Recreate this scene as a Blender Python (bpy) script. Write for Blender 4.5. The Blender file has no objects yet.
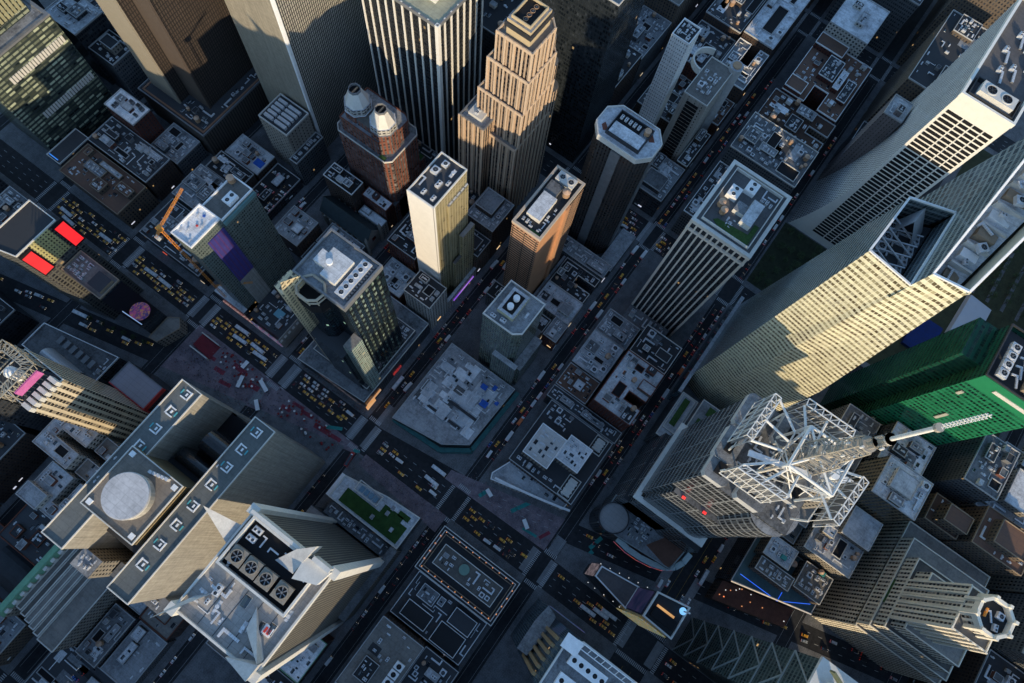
import bpy, math, random
from mathutils import Vector, Matrix
R = random.Random(7)
sc = bpy.context.scene
COL = sc.collection
PI = math.pi

# ------------------------------------------------------------------ materials
def newmat(name):
    m = bpy.data.materials.new(name); m.use_nodes = True
    nt = m.node_tree; nt.nodes.clear()
    out = nt.nodes.new('ShaderNodeOutputMaterial'); b = nt.nodes.new('ShaderNodeBsdfPrincipled')
    nt.links.new(b.outputs[0], out.inputs[0])
    return m, nt, b
def nd(nt, t, *ins, **kw):
    n = nt.nodes.new(t)
    for k, v in kw.items(): setattr(n, k, v)
    for i, v in enumerate(ins):
        if v is None: continue
        if isinstance(v, bpy.types.NodeSocket): nt.links.new(v, n.inputs[i])
        else: n.inputs[i].default_value = v
    return n
def mth(nt, op, a, b=None, c=None):
    return nd(nt, 'ShaderNodeMath', a, b, c, operation=op).outputs[0]
def mixc(nt, f, a, b, mode='MIX'):
    n = nt.nodes.new('ShaderNodeMix'); n.data_type = 'RGBA'; n.blend_type = mode
    for sock, v in ((n.inputs[0], f), (n.inputs[6], a), (n.inputs[7], b)):
        if isinstance(v, bpy.types.NodeSocket): nt.links.new(v, sock)
        elif isinstance(v, (int, float)): sock.default_value = v
        else: sock.default_value = (*v, 1) if len(v) == 3 else v
    return n.outputs[2]
def noise(nt, vec, scale, detail=3, rough=.6):
    n = nd(nt, 'ShaderNodeTexNoise'); n.inputs['Scale'].default_value = scale
    n.inputs['Detail'].default_value = detail; n.inputs['Roughness'].default_value = rough
    if vec is not None: nt.links.new(vec, n.inputs['Vector'])
    return n.outputs[0]
def ramp(nt, v, lo, hi, a=0., b=1.):
    return nd(nt, 'ShaderNodeMapRange', v, lo, hi, a, b).outputs[0]
def setin(nt, b, key, v):
    if isinstance(v, bpy.types.NodeSocket): nt.links.new(v, b.inputs[key])
    elif isinstance(v, (tuple, list)): b.inputs[key].default_value = (*v, 1) if len(v) == 3 else v
    else: b.inputs[key].default_value = v
MATS = {}
def geo_pos(nt): return nt.nodes.new('ShaderNodeNewGeometry').outputs['Position']

def streak(nt):
    mp = nt.nodes.new('ShaderNodeMapping'); mp.inputs['Scale'].default_value = (1.3, 1.3, .035); nt.links.new(geo_pos(nt), mp.inputs[0])
    return ramp(nt, noise(nt, mp.outputs[0], 1., 4, .6), .35, .68, 1.08, .74)
def plain(name, col, rough=.8, var=.25, scale=.25, metal=0., emit=0., ecol=None, spec=.3):
    if name in MATS: return MATS[name]
    m, nt, b = newmat(name)
    p = geo_pos(nt)
    n1 = noise(nt, p, scale, 5, .65)
    n2 = noise(nt, p, scale*6, 3, .6)
    f = mth(nt, 'ADD', mth(nt, 'MULTIPLY', n1, .65), mth(nt, 'MULTIPLY', n2, .35))
    k = ramp(nt, f, .3, .7, 1-var, 1+var)
    c = mixc(nt, 1., col, nd(nt, 'ShaderNodeCombineColor', k, k, k).outputs[0], 'MULTIPLY')
    setin(nt, b, 'Base Color', c); b.inputs['Roughness'].default_value = rough; b.inputs['Metallic'].default_value = metal
    b.inputs['Specular IOR Level'].default_value = spec
    if emit: setin(nt, b, 'Emission Color', ecol or col); b.inputs['Emission Strength'].default_value = emit
    MATS[name] = m; return m

def roofmat(name, col, stain=.45, seam=0., dirt=(.05,.05,.055)):
    """weathered flat roof: blotches, ponding stains, membrane seams"""
    if name in MATS: return MATS[name]
    m, nt, b = newmat(name)
    p = geo_pos(nt)
    n1 = noise(nt, p, .09, 5, .7); n2 = noise(nt, p, .6, 4, .7); n3 = noise(nt, p, 2.2, 2)
    s = mth(nt, 'ADD', mth(nt, 'MULTIPLY', n1, .5), mth(nt, 'ADD', mth(nt, 'MULTIPLY', n2, .35), mth(nt, 'MULTIPLY', n3, .15)))
    f = ramp(nt, s, .44, .62, 0, stain)
    c = mixc(nt, f, col, dirt)
    oi = nt.nodes.new('ShaderNodeObjectInfo').outputs['Random']
    k = ramp(nt, oi, 0, 1, .45, 1.15)
    c = mixc(nt, 1., c, nd(nt, 'ShaderNodeCombineColor', k, k, k).outputs[0], 'MULTIPLY')
    sx = nd(nt, 'ShaderNodeSeparateXYZ', p)
    fx = mth(nt, 'FRACT', mth(nt, 'DIVIDE', sx.outputs[0], 3.4)); l = mth(nt, 'LESS_THAN', fx, .07)
    fy = mth(nt, 'FRACT', mth(nt, 'DIVIDE', sx.outputs[1], 7.9)); l = mth(nt, 'MAXIMUM', l, mth(nt, 'LESS_THAN', fy, .03))
    c = mixc(nt, mth(nt, 'MULTIPLY', l, .22), c, (.03,.03,.035))
    setin(nt, b, 'Base Color', c); b.inputs['Roughness'].default_value = .85; b.inputs['Specular IOR Level'].default_value = .25
    MATS[name] = m; return m

def facade(name, wall, glass, bay=3., floor=3.6, ww=.6, wh=.55, glass2=None, lit=.02, litcol=(1,.62,.25), lits=.35,
           rough=.12, wallrough=.75, span=None, pier_n=0, pier_w=.25, wallvar=.14, metal=0., litz=None, bump=True, spec=.12):
    """window grid in metres on the wall's own UV: recessed glass in every cell, each pane a little different"""
    if name in MATS: return MATS[name]
    m, nt, b = newmat(name)
    uv = nd(nt, 'ShaderNodeSeparateXYZ', nt.nodes.new('ShaderNodeUVMap').outputs[0])
    u = mth(nt, 'DIVIDE', uv.outputs[0], bay); v = mth(nt, 'DIVIDE', uv.outputs[1], floor)
    fu = mth(nt, 'FRACT', u); fv = mth(nt, 'FRACT', v)
    du = mth(nt, 'ABSOLUTE', mth(nt, 'SUBTRACT', fu, .5)); dv = mth(nt, 'ABSOLUTE', mth(nt, 'SUBTRACT', fv, .5))
    mu = mth(nt, 'LESS_THAN', du, ww/2); mv = mth(nt, 'LESS_THAN', dv, wh/2)
    mask = mth(nt, 'MULTIPLY', mu, mv)
    if pier_n:
        pu = mth(nt, 'FRACT', mth(nt, 'DIVIDE', u, pier_n))
        mask = mth(nt, 'MULTIPLY', mask, mth(nt, 'GREATER_THAN', pu, pier_w/pier_n))
    cell = nd(nt, 'ShaderNodeCombineXYZ', mth(nt, 'FLOOR', u), mth(nt, 'FLOOR', v), 0.).outputs[0]
    wn = nd(nt, 'ShaderNodeTexWhiteNoise', cell, noise_dimensions='2D')
    r1 = wn.outputs[0]
    sep = nd(nt, 'ShaderNodeSeparateColor', wn.outputs[1])
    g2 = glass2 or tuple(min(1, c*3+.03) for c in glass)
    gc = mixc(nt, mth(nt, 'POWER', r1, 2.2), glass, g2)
    # sky reflections painted into the glass colour as broad patches; mechanical floors darker
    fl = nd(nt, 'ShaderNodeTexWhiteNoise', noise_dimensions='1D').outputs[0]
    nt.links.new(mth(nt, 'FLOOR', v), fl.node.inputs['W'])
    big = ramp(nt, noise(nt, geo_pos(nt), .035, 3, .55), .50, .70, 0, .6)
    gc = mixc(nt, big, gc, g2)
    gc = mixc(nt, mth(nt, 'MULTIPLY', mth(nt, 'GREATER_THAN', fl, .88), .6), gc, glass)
    bl = mth(nt, 'GREATER_THAN', sep.outputs[1], .8)
    gc = mixc(nt, mth(nt, 'MULTIPLY', bl, .4), gc, tuple(c*.75 for c in wall))
    p = geo_pos(nt)
    n1 = noise(nt, p, .06, 4, .6); n2 = noise(nt, p, .9, 3, .6)
    k = ramp(nt, mth(nt, 'ADD', mth(nt, 'MULTIPLY', n1, .6), mth(nt, 'MULTIPLY', n2, .4)), .3, .7, 1-wallvar, 1+wallvar)
    k = mth(nt, 'MULTIPLY', k, streak(nt))
    wc = mixc(nt, 1., wall, nd(nt, 'ShaderNodeCombineColor', k, k, k).outputs[0], 'MULTIPLY')
    if span is not None: wc = mixc(nt, mu, wc, span)     # spandrel between windows of one column
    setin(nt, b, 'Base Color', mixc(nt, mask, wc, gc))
    setin(nt, b, 'Roughness', mth(nt, 'ADD', wallrough, mth(nt, 'MULTIPLY', mask, rough-wallrough)))
    b.inputs['Metallic'].default_value = metal
    setin(nt, b, 'Specular IOR Level', mth(nt, 'ADD', .2, mth(nt, 'MULTIPLY', mask, spec)))
    if lit > 0:
        on = mth(nt, 'MULTIPLY', mth(nt, 'LESS_THAN', sep.outputs[2], lit*.12), mask)
        setin(nt, b, 'Emission Color', litcol); setin(nt, b, 'Emission Strength', mth(nt, 'MULTIPLY', on, lits))
    if bump:
        bp = nd(nt, 'ShaderNodeBump'); bp.inputs['Strength'].default_value = .5; bp.inputs['Distance'].default_value = .4
        nt.links.new(mth(nt, 'SUBTRACT', 1., mask), bp.inputs['Height'])
        nt.links.new(bp.outputs[0], b.inputs['Normal'])
    MATS[name] = m; return m

def stripes(name, a, c2, period, frac, axis='u', rough=.7, extra=None, metal=0.):
    """two colours alternating along u (vertical stripes) or v (bands); extra=(period,frac) crosses them"""
    if name in MATS: return MATS[name]
    m, nt, b = newmat(name)
    uv = nd(nt, 'ShaderNodeSeparateXYZ', nt.nodes.new('ShaderNodeUVMap').outputs[0])
    f = mth(nt, 'LESS_THAN', mth(nt, 'FRACT', mth(nt, 'DIVIDE', uv.outputs[0 if axis == 'u' else 1], period)), frac)
    if extra:
        g = mth(nt, 'LESS_THAN', mth(nt, 'FRACT', mth(nt, 'DIVIDE', uv.outputs[1 if axis == 'u' else 0], extra[0])), extra[1])
        f = mth(nt, 'MAXIMUM', f, g)
    n = mth(nt, 'MULTIPLY', ramp(nt, noise(nt, geo_pos(nt), .3, 5, .7), .3, .7, .82, 1.18), streak(nt))
    c = mixc(nt, 1., mixc(nt, f, a, c2), nd(nt, 'ShaderNodeCombineColor', n, n, n).outputs[0], 'MULTIPLY')
    setin(nt, b, 'Base Color', c); b.inputs['Roughness'].default_value = rough; b.inputs['Metallic'].default_value = metal
    MATS[name] = m; return m

def screen(name, c1, c2, strength=1., scale=.12, c3=None):
    """lit LED board: soft colour fields"""
    if name in MATS: return MATS[name]
    m, nt, b = newmat(name)
    n = ramp(nt, noise(nt, geo_pos(nt), scale, 3), .38, .62)
    c = mixc(nt, n, c1, c2)
    if c3: c = mixc(nt, ramp(nt, noise(nt, geo_pos(nt), scale*2.7, 2), .52, .58), c, c3)
    setin(nt, b, 'Base Color', (.02,.02,.02)); setin(nt, b, 'Emission Color', c); b.inputs['Emission Strength'].default_value = strength
    MATS[name] = m; return m

# ------------------------------------------------------------------ mesh builder
class MB:
    def __init__(s): s.v = []; s.f = []; s.m = []
    def face(s, pts, mi=0):
        i = len(s.v); s.v += [tuple(p) for p in pts]; s.f.append(tuple(range(i, i+len(pts)))); s.m.append(mi)
    def box(s, x0, x1, y0, y1, z0, z1, mi=0, top=None, bottom=False, sides=True):
        t = mi if top is None else top
        if sides:
            s.face([(x0,y0,z0),(x1,y0,z0),(x1,y0,z1),(x0,y0,z1)], mi)
            s.face([(x1,y0,z0),(x1,y1,z0),(x1,y1,z1),(x1,y0,z1)], mi)
            s.face([(x1,y1,z0),(x0,y1,z0),(x0,y1,z1),(x1,y1,z1)], mi)
            s.face([(x0,y1,z0),(x0,y0,z0),(x0,y0,z1),(x0,y1,z1)], mi)
        if t != -1: s.face([(x0,y0,z1),(x1,y0,z1),(x1,y1,z1),(x0,y1,z1)], t)
        if bottom: s.face([(x0,y1,z0),(x1,y1,z0),(x1,y0,z0),(x0,y0,z0)], mi)
        return s
    def prism(s, poly, z0, z1, mi=0, top=None, poly2=None):
        t = mi if top is None else top
        q = poly2 or poly; n = len(poly)
        for i in range(n):
            j = (i+1) % n
            s.face([(*poly[i], z0), (*poly[j], z0), (*q[j], z1), (*q[i], z1)], mi)
        if t != -1: s.face([(*p, z1) for p in q], t)
        return s
    def ring(s, x0, x1, y0, y1, w, z0, z1, mi=0):
        s.box(x0, x1, y0, y0+w, z0, z1, mi); s.box(x0, x1, y1-w, y1, z0, z1, mi)
        s.box(x0, x0+w, y0+w, y1-w, z0, z1, mi); s.box(x1-w, x1, y0+w, y1-w, z0, z1, mi); return s
    def pring(s, poly, w, z0, z1, mi=0):
        """parapet round any counter-clockwise polygon"""
        inn = offset(poly, -w); n = len(poly)
        for i in range(n):
            j = (i+1) % n
            s.face([(*poly[i], z0), (*poly[j], z0), (*poly[j], z1), (*poly[i], z1)], mi)
            s.face([(*inn[j], z0), (*inn[i], z0), (*inn[i], z1), (*inn[j], z1)], mi)
            s.face([(*poly[i], z1), (*poly[j], z1), (*inn[j], z1), (*inn[i], z1)], mi)
        return s
    def cyl(s, cx, cy, z0, z1, r, n=16, mi=0, top=None, r2=None):
        p = [(cx+r*math.cos(2*PI*i/n), cy+r*math.sin(2*PI*i/n)) for i in range(n)]
        q = None if r2 is None else [(cx+r2*math.cos(2*PI*i/n), cy+r2*math.sin(2*PI*i/n)) for i in range(n)]
        return s.prism(p, z0, z1, mi, top, q)
    def disc(s, cx, cy, z, r, n=16, mi=0):
        s.face([(cx+r*math.cos(2*PI*i/n), cy+r*math.sin(2*PI*i/n), z) for i in range(n)], mi); return s
    def bar(s, a, b, w, mi=0, h=None):
        a = Vector(a); b = Vector(b); d = (b-a).normalized(); h = h or w
        up = Vector((0,0,1)) if abs(d.z) < .95 else Vector((1,0,0))
        x = d.cross(up).normalized()*w/2; y = x.normalized().cross(d)*h/2
        A = [a-x-y, a+x-y, a+x+y, a-x+y]; B = [b-x-y, b+x-y, b+x+y, b-x+y]
        for i in range(4):
            j = (i+1) % 4; s.face([A[i], A[j], B[j], B[i]], mi)
        s.face(A[::-1], mi); s.face(B, mi); return s
    def tube(s, a, b, r, n=8, mi=0, r2=None):
        a = Vector(a); b = Vector(b); d = (b-a).normalized(); r2 = r if r2 is None else r2
        up = Vector((0,0,1)) if abs(d.z) < .95 else Vector((1,0,0))
        x = d.cross(up).normalized(); y = x.cross(d)
        A = [a+(x*math.cos(2*PI*i/n)+y*math.sin(2*PI*i/n))*r for i in range(n)]
        B = [b+(x*math.cos(2*PI*i/n)+y*math.sin(2*PI*i/n))*r2 for i in range(n)]
        for i in range(n):
            j = (i+1) % n; s.face([A[i], A[j], B[j], B[i]], mi)
        s.face(B, mi); s.face(A[::-1], mi); return s
    def mesh(s, name, mats, o=(0,0,0)):
        me = bpy.data.meshes.new(name)
        me.from_pydata([(x-o[0], y-o[1], z-o[2]) for x, y, z in s.v], [], s.f)
        for m in (mats if isinstance(mats, (list, tuple)) else [mats]): me.materials.append(m)
        me.polygons.foreach_set('material_index', s.m)
        uvl = me.uv_layers.new(name='UVMap'); uv = []
        for f in s.f:
            pts = [s.v[i] for i in f]
            nx = ny = nz = 0.
            for i in range(len(pts)):
                a = pts[i]; b = pts[(i+1) % len(pts)]
                nx += (a[1]-b[1])*(a[2]+b[2]); ny += (a[2]-b[2])*(a[0]+b[0]); nz += (a[0]-b[0])*(a[1]+b[1])
            L = math.sqrt(nx*nx+ny*ny+nz*nz) or 1; nx /= L; ny /= L; nz /= L
            hl = math.hypot(nx, ny)
            if abs(nz) < .8 and hl > 1e-6:
                tx, ty = -ny/hl, nx/hl
                for p in pts: uv += [p[0]*tx+p[1]*ty, p[2]]
            else:
                for p in pts: uv += [p[0], p[1]]
        uvl.data.foreach_set('uv', uv)
        me.update(); return me
    def build(s, name, mats, parent=None, o=None):
        o = o if o is not None else (tuple(parent.matrix_world_loc) if False else ORG.get(parent, (0,0,0)))
        ob = bpy.data.objects.new(name, s.mesh(name, mats, o)); COL.objects.link(ob)
        if parent is not None: ob.parent = parent
        else: ob.location = o
        ORG[ob] = o
        return ob
ORG = {}
def offset(poly, d):
    n = len(poly); out = []
    for i in range(n):
        p0 = Vector(poly[i-1]); p1 = Vector(poly[i]); p2 = Vector(poly[(i+1) % n])
        e1 = (p1-p0).normalized(); e2 = (p2-p1).normalized()
        n1 = Vector((e1.y, -e1.x)); n2 = Vector((e2.y, -e2.x))
        b = (n1+n2); k = d/max(.3, (1+n1.dot(n2)))
        out.append((p1.x+b.x*k, p1.y+b.y*k))
    return out
def rect(x0, x1, y0, y1): return [(x0,y0),(x1,y0),(x1,y1),(x0,y1)]

LABELS = set()
def tag(o, label, cat, group=None):
    o['label'] = label; o['category'] = cat
    if group: o['group'] = group
    return o
def thing(name, label, cat, loc=(0,0,0), group=None):
    o = bpy.data.objects.new(name, None); COL.objects.link(o); o.location = loc; o.empty_display_size = 1
    ORG[o] = tuple(loc); tag(o, label, cat, group); return o
def struct(ob): ob['kind'] = 'structure'; return ob

# ------------------------------------------------------------------ common materials
M = {}
def mats():
    M['conc'] = plain('concrete', (.42,.42,.42), .85, .2)
    M['light'] = plain('light_stone', (.60,.58,.54), .8, .15)
    M['white'] = plain('white_paint', (.80,.80,.80), .6, .15)
    M['dark'] = plain('dark_metal', (.035,.037,.042), .5, .3)
    M['black'] = plain('black_void', (.008,.008,.010), .8, .2)
    M['grey'] = plain('grey_metal', (.20,.205,.215), .5, .25, metal=.2)
    M['galv'] = plain('galvanised_metal', (.62,.63,.65), .42, .25, 1.2, metal=.25)
    M['wood'] = plain('tank_wood', (.40,.25,.15), .8, .25, 1.)
    M['rust'] = plain('rusty_red', (.16,.055,.035), .85, .3)
    M['brick'] = plain('red_brick', (.17,.065,.045), .9, .25)
    M['tan'] = plain('tan_brick', (.30,.23,.165), .9, .2)
    M['green'] = plain('garden_green', (.045,.095,.028), .95, .5, .8)
    M['copper'] = plain('verdigris_copper', (.15,.32,.21), .8, .3)
    M['blue'] = plain('blue_tarp', (.02,.10,.42), .6, .3)
    M['orange'] = plain('orange_paint', (.70,.27,.05), .6, .2)
    M['teal'] = plain('teal_paint', (.05,.26,.24), .7, .25)
    M['redp'] = plain('red_paint', (.55,.05,.04), .6, .2)
    M['r_grey'] = roofmat('roof_grey', (.30,.31,.325), .75, dirt=(.03,.03,.033))
    M['r_light'] = roofmat('roof_silver', (.62,.64,.67), .6)
    M['r_white'] = roofmat('roof_white', (.82,.83,.85), .45)
    M['r_dark'] = roofmat('roof_tar', (.055,.058,.064), .5)
    M['r_tan'] = roofmat('roof_gravel', (.27,.25,.225), .5)
    M['r_brown'] = roofmat('roof_brown', (.15,.085,.06), .4)
    M['glass'] = plain('clear_dark_glass', (.02,.03,.04), .06, .2, spec=.8)
    # facade kinds for the ordinary buildings
    M['f_brick'] = facade('facade_red_brick', (.10,.036,.028), (.015,.018,.024), 2.6, 3.3, .42, .5, lit=.02)
    M['f_tan'] = facade('facade_tan_brick', (.14,.11,.085), (.015,.018,.024), 2.6, 3.4, .45, .52, lit=.02)
    M['f_lime'] = facade('facade_limestone', (.26,.235,.20), (.015,.018,.022), 2.7, 3.6, .46, .56, lit=.02)
    M['f_white'] = facade('facade_pale_brick', (.50,.48,.44), (.02,.025,.03), 3., 3.5, .5, .5, lit=.02)
    M['f_dark'] = facade('facade_dark_office', (.045,.048,.055), (.012,.016,.022), 1.8, 3.7, .75, .6, lit=.02)
    M['f_glass'] = facade('facade_blue_glass', (.10,.13,.15), (.02,.045,.06), 1.6, 3.8, .86, .8, lit=.02, rough=.08)
    M['f_grey'] = facade('facade_grey_office', (.12,.125,.13), (.015,.02,.028), 1.9, 3.7, .62, .52, lit=.015)
    M['f_brown'] = facade('facade_brown_brick', (.075,.052,.042), (.015,.017,.022), 2.4, 3.3, .44, .5, lit=.02)
mats()

# ------------------------------------------------------------------ roof furniture (shared meshes)
KIT = {}
def fan_top(mb, cx, cy, z, r, rim, dark, blade):
    mb.cyl(cx, cy, z, z+.5, r, 18, rim, -1); n = 18
    for i in range(n):
        a, b = 2*PI*i/n, 2*PI*(i+1)/n
        mb.face([(cx+r*math.cos(a), cy+r*math.sin(a), z+.5), (cx+r*math.cos(b), cy+r*math.sin(b), z+.5),
                 (cx+r*.84*math.cos(b), cy+r*.84*math.sin(b), z+.5), (cx+r*.84*math.cos(a), cy+r*.84*math.sin(a), z+.5)], rim)
    mb.disc(cx, cy, z+.12, r*.84, 18, dark)
    for k in range(6):
        a = k*PI/3+.2
        mb.face([(cx, cy, z+.2), (cx+r*.8*math.cos(a), cy+r*.8*math.sin(a), z+.2), (cx+r*.8*math.cos(a+.32), cy+r*.8*math.sin(a+.32), z+.26)], blade)
    mb.cyl(cx, cy, z+.12, z+.4, r*.17, 8, blade)
def kit():
    mb = MB(); mb.box(-1.6,1.6,-1,1,0,1.7,0)
    for x in (-.8,.8): fan_top(mb, x, 0, 1.7, .62, 0, 1, 2)
    mb.box(-1.7,1.7,-1.1,-1,.4,1.3,2); KIT['ac_unit'] = mb.mesh('ac_unit', [M['galv'], M['black'], M['grey']])
    mb = MB(); mb.box(-2.4,2.4,-2.4,2.4,0,2.6,0); fan_top(mb, 0, 0, 2.6, 1.9, 0, 1, 2)
    for i in range(5): mb.box(-2.45,2.45,-2.46,-2.4,.35+i*.42,.5+i*.42,1)
    KIT['cooling_fan'] = mb.mesh('cooling_fan', [M['galv'], M['black'], M['grey']])
    KIT['cooling_fan_tan'] = mb.mesh('cooling_fan', [plain('weathered_metal', (.26,.23,.19), .6, .35, 1.), M['black'], M['grey']])
    mb = MB()
    for x in (-1.3,1.3):
        for y in (-1.3,1.3): mb.bar((x,y,0),(x*.9,y*.9,2.6),.22,1)
    mb.box(-1.8,1.8,-1.8,1.8,2.5,2.7,1,bottom=True); mb.cyl(0,0,2.7,6.6,2.05,18,0,-1,2.0); mb.cyl(0,0,6.6,8.0,2.25,18,2,None,.15)
    for i in range(5): mb.cyl(0,0,3.1+i*.75,3.18+i*.75,2.09,18,1,-1)
    KIT['water_tank'] = mb.mesh('water_tank', [M['wood'], M['dark'], plain('tank_roof', (.46,.31,.22), .8, .2)])
    mb = MB(); mb.box(-4,4,-.55,.55,.5,1.4,0,bottom=True); mb.box(3,4,.55,3.2,.5,1.4,0,bottom=True)
    for x in (-3.2,-1,1.2,3.4): mb.box(x-.12,x+.12,-.5,.5,0,.5,1)
    for x in range(-4,4): mb.box(x-.03,x+.03,-.6,.6,.5,1.45,1)
    KIT['duct'] = mb.mesh('duct', [M['galv'], M['grey']])
    mb = MB(); mb.box(-2.6,2.6,-2,2,0,3.4,0,1); mb.ring(-2.7,2.7,-2.1,2.1,.25,3.4,3.75,2); mb.box(-.5,.5,-2.06,-2,0,2.1,3)
    KIT['penthouse_brick'] = mb.mesh('penthouse', [M['brick'], M['r_grey'], M['conc'], M['dark']])
    KIT['penthouse_pale'] = mb.mesh('penthouse', [M['light'], M['r_light'], M['conc'], M['dark']])
    KIT['penthouse_dark'] = mb.mesh('penthouse', [M['grey'], M['r_dark'], M['grey'], M['dark']])
    mb = MB(); mb.box(-1.6,1.6,-1,1,0,.5,1,-1)
    mb.face([(-1.6,-1,.5),(1.6,-1,.5),(1.2,0,1.1),(-1.2,0,1.1)],0); mb.face([(1.6,1,.5),(-1.6,1,.5),(-1.2,0,1.1),(1.2,0,1.1)],0)
    mb.face([(1.6,-1,.5),(1.6,1,.5),(1.2,0,1.1)],0); mb.face([(-1.6,1,.5),(-1.6,-1,.5),(-1.2,0,1.1)],0)
    KIT['skylight'] = mb.mesh('skylight', [M['glass'], M['white']])
    mb = MB(); mb.box(-1.6,1.6,-.45,.7,0,.12,0); mb.cyl(0,0,.1,.9,.35,10,0); mb.cyl(0,0,.9,1.2,.6,10,0); mb.cyl(1.3,.35,.1,.6,.25,8,0); mb.box(-1.5,-.8,-.3,.4,.1,.8,0)
    KIT['vent_cap'] = mb.mesh('vent_cap', [M['galv']])
    mb = MB(); mb.box(-.25,.25,-5,5,.2,.5,0,bottom=True)
    for y in (-4,-2,0,2,4): mb.box(-.35,.35,y-.12,y+.12,0,.2,1)
    mb.box(-2,.25,4.6,5,.2,.5,0)
    KIT['pipe_run'] = mb.mesh('pipe_run', [M['white'], M['grey']])
kit()
PN = {'cooling_fan_tan':'cooling_fan','penthouse_brick':'penthouse','penthouse_pale':'penthouse','penthouse_dark':'penthouse'}
def put(kind, parent, x, y, z, rz=0., s=(1,1,1)):
    o = bpy.data.objects.new(PN.get(kind, kind), KIT[kind]); COL.objects.link(o)
    O = ORG[parent]; o.parent = parent; o.location = (x-O[0], y-O[1], z-O[2]); o.rotation_euler = (0,0,rz)
    o.scale = s if isinstance(s, tuple) else (s,s,s)
    return o
FOOT = {'ac_unit':(2,1.4),'cooling_fan':(2.6,2.6),'water_tank':(2.4,2.4),'duct':(4.2,2),'penthouse_brick':(2.9,2.3),'penthouse_pale':(2.9,2.3),
        'penthouse_dark':(2.9,2.3),'skylight':(1.9,1.3),'vent_cap':(1.6,1),'pipe_run':(1.5,5.2)}
def clutter(parent, x0, x1, y0, y1, z, n, rnd, kinds=None, avoid=()):
    n = int(n*2.3)
    """scatter roof furniture without overlaps"""
    placed = [tuple(a) for a in avoid]
    kinds = kinds or ['ac_unit']*5+['cooling_fan']*2+['duct']*3+['skylight']*2+['vent_cap']*5+['pipe_run']*2+['penthouse_pale','penthouse_dark','penthouse_brick','water_tank']
    for i in range(n):
        k = rnd.choice(kinds); a, b = FOOT[k]; q = rnd.random() < .5
        s = rnd.uniform(.5, 1.15)
        w, h = ((b, a) if q else (a, b)); w *= s; h *= s
        if x1-x0 < 2*w+1 or y1-y0 < 2*h+1: continue
        for t in range(14):
            cx = rnd.uniform(x0+w+.4, x1-w-.4); cy = rnd.uniform(y0+h+.4, y1-h-.4)
            r = (cx-w, cx+w, cy-h, cy+h)
            if all(r[0] > p[1] or r[1] < p[0] or r[2] > p[3] or r[3] < p[2] for p in placed):
                placed.append(r)
                put(k, parent, cx, cy, z, (PI/2 if q else 0)+(PI if rnd.random() < .5 else 0), (s,s,s*rnd.uniform(.8,1.3)))
                break

class Bld:
    def __init__(s, name, label, x, y, cat='building', group=None):
        s.root = thing(name, label, cat, (x, y, .15), group); s.x = x; s.y = y
    def part(s, name, mb, mats, label=None, parent=None):
        o = mb.build(name, mats, parent or s.root)
        if label: o['label'] = label
        return o
    def vol(s, poly, z0, z1, wall, roof='r_grey', par=1.0, pw=.5, parm='conc', cap=True):
        """one volume: walls, a roof sheet below the parapet top, the parapet"""
        if len(poly) == 4 and not hasattr(poly[0], '__len__'): poly = rect(*poly)
        w = M[wall] if isinstance(wall, str) else wall
        r = M[roof] if isinstance(roof, str) else roof
        pm = M[parm] if isinstance(parm, str) else parm
        wo = s.part('wall', MB().prism(poly, z0, z1, 0, -1), w)
        s.part('roof', MB().prism(offset(poly, -.05), z1-.4, z1, 0, 0), r)
        if par: s.part('parapet', MB().pring(offset(poly, .06), pw, z1-.35, z1+par, 0), pm)
        return wo
    def clutter(s, x0, x1, y0, y1, z, n, seed=1, kinds=None, avoid=()):
        clutter(s.root, x0, x1, y0, y1, z, n, random.Random(seed), kinds, avoid)
# ------------------------------------------------------------------ ground, roads, pavements
def asphalt():
    m, nt, b = newmat('asphalt'); p = geo_pos(nt)
    n1 = noise(nt, p, .03, 5, .7); n2 = noise(nt, p, .35, 5, .7); n3 = noise(nt, p, 3., 3, .7)
    s = mth(nt, 'ADD', mth(nt, 'MULTIPLY', n1, .4), mth(nt, 'ADD', mth(nt, 'MULTIPLY', n2, .4), mth(nt, 'MULTIPLY', n3, .2)))
    c = mixc(nt, ramp(nt, s, .38, .62), (.012,.013,.016), (.042,.044,.05))
    v = nd(nt, 'ShaderNodeTexVoronoi'); v.inputs['Scale'].default_value = .07; v.distance = 'CHEBYCHEV'; nt.links.new(p, v.inputs['Vector'])
    sp = nd(nt, 'ShaderNodeSeparateColor', v.outputs['Color'])
    c = mixc(nt, mth(nt, 'MULTIPLY', mth(nt, 'GREATER_THAN', sp.outputs[0], .72), .45), c, (.014,.015,.018))
    setin(nt, b, 'Base Color', c); b.inputs['Roughness'].default_value = .8; b.inputs['Specular IOR Level'].default_value = .3
    return m
def paving(name, c1, c2, sz=1.5, joint=.06):
    m, nt, b = newmat(name); p = geo_pos(nt)
    s = nd(nt, 'ShaderNodeSeparateXYZ', p)
    a = mth(nt, 'LESS_THAN', mth(nt, 'FRACT', mth(nt, 'DIVIDE', s.outputs[0], sz)), joint)
    e = mth(nt, 'LESS_THAN', mth(nt, 'FRACT', mth(nt, 'DIVIDE', s.outputs[1], sz)), joint)
    n1 = noise(nt, p, .12, 5, .75); n2 = noise(nt, p, 1.2, 4, .7)
    f = ramp(nt, mth(nt, 'ADD', mth(nt, 'MULTIPLY', n1, .55), mth(nt, 'MULTIPLY', n2, .45)), .38, .62)
    c = mixc(nt, f, c1, c2); c = mixc(nt, mth(nt, 'MULTIPLY', mth(nt, 'MAXIMUM', a, e), .5), c, (.03,.03,.03))
    setin(nt, b, 'Base Color', c); b.inputs['Roughness'].default_value = .8
    return m
M['asphalt'] = asphalt()
M['walk'] = paving('sidewalk_concrete', (.08,.082,.088), (.20,.205,.215))
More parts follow.
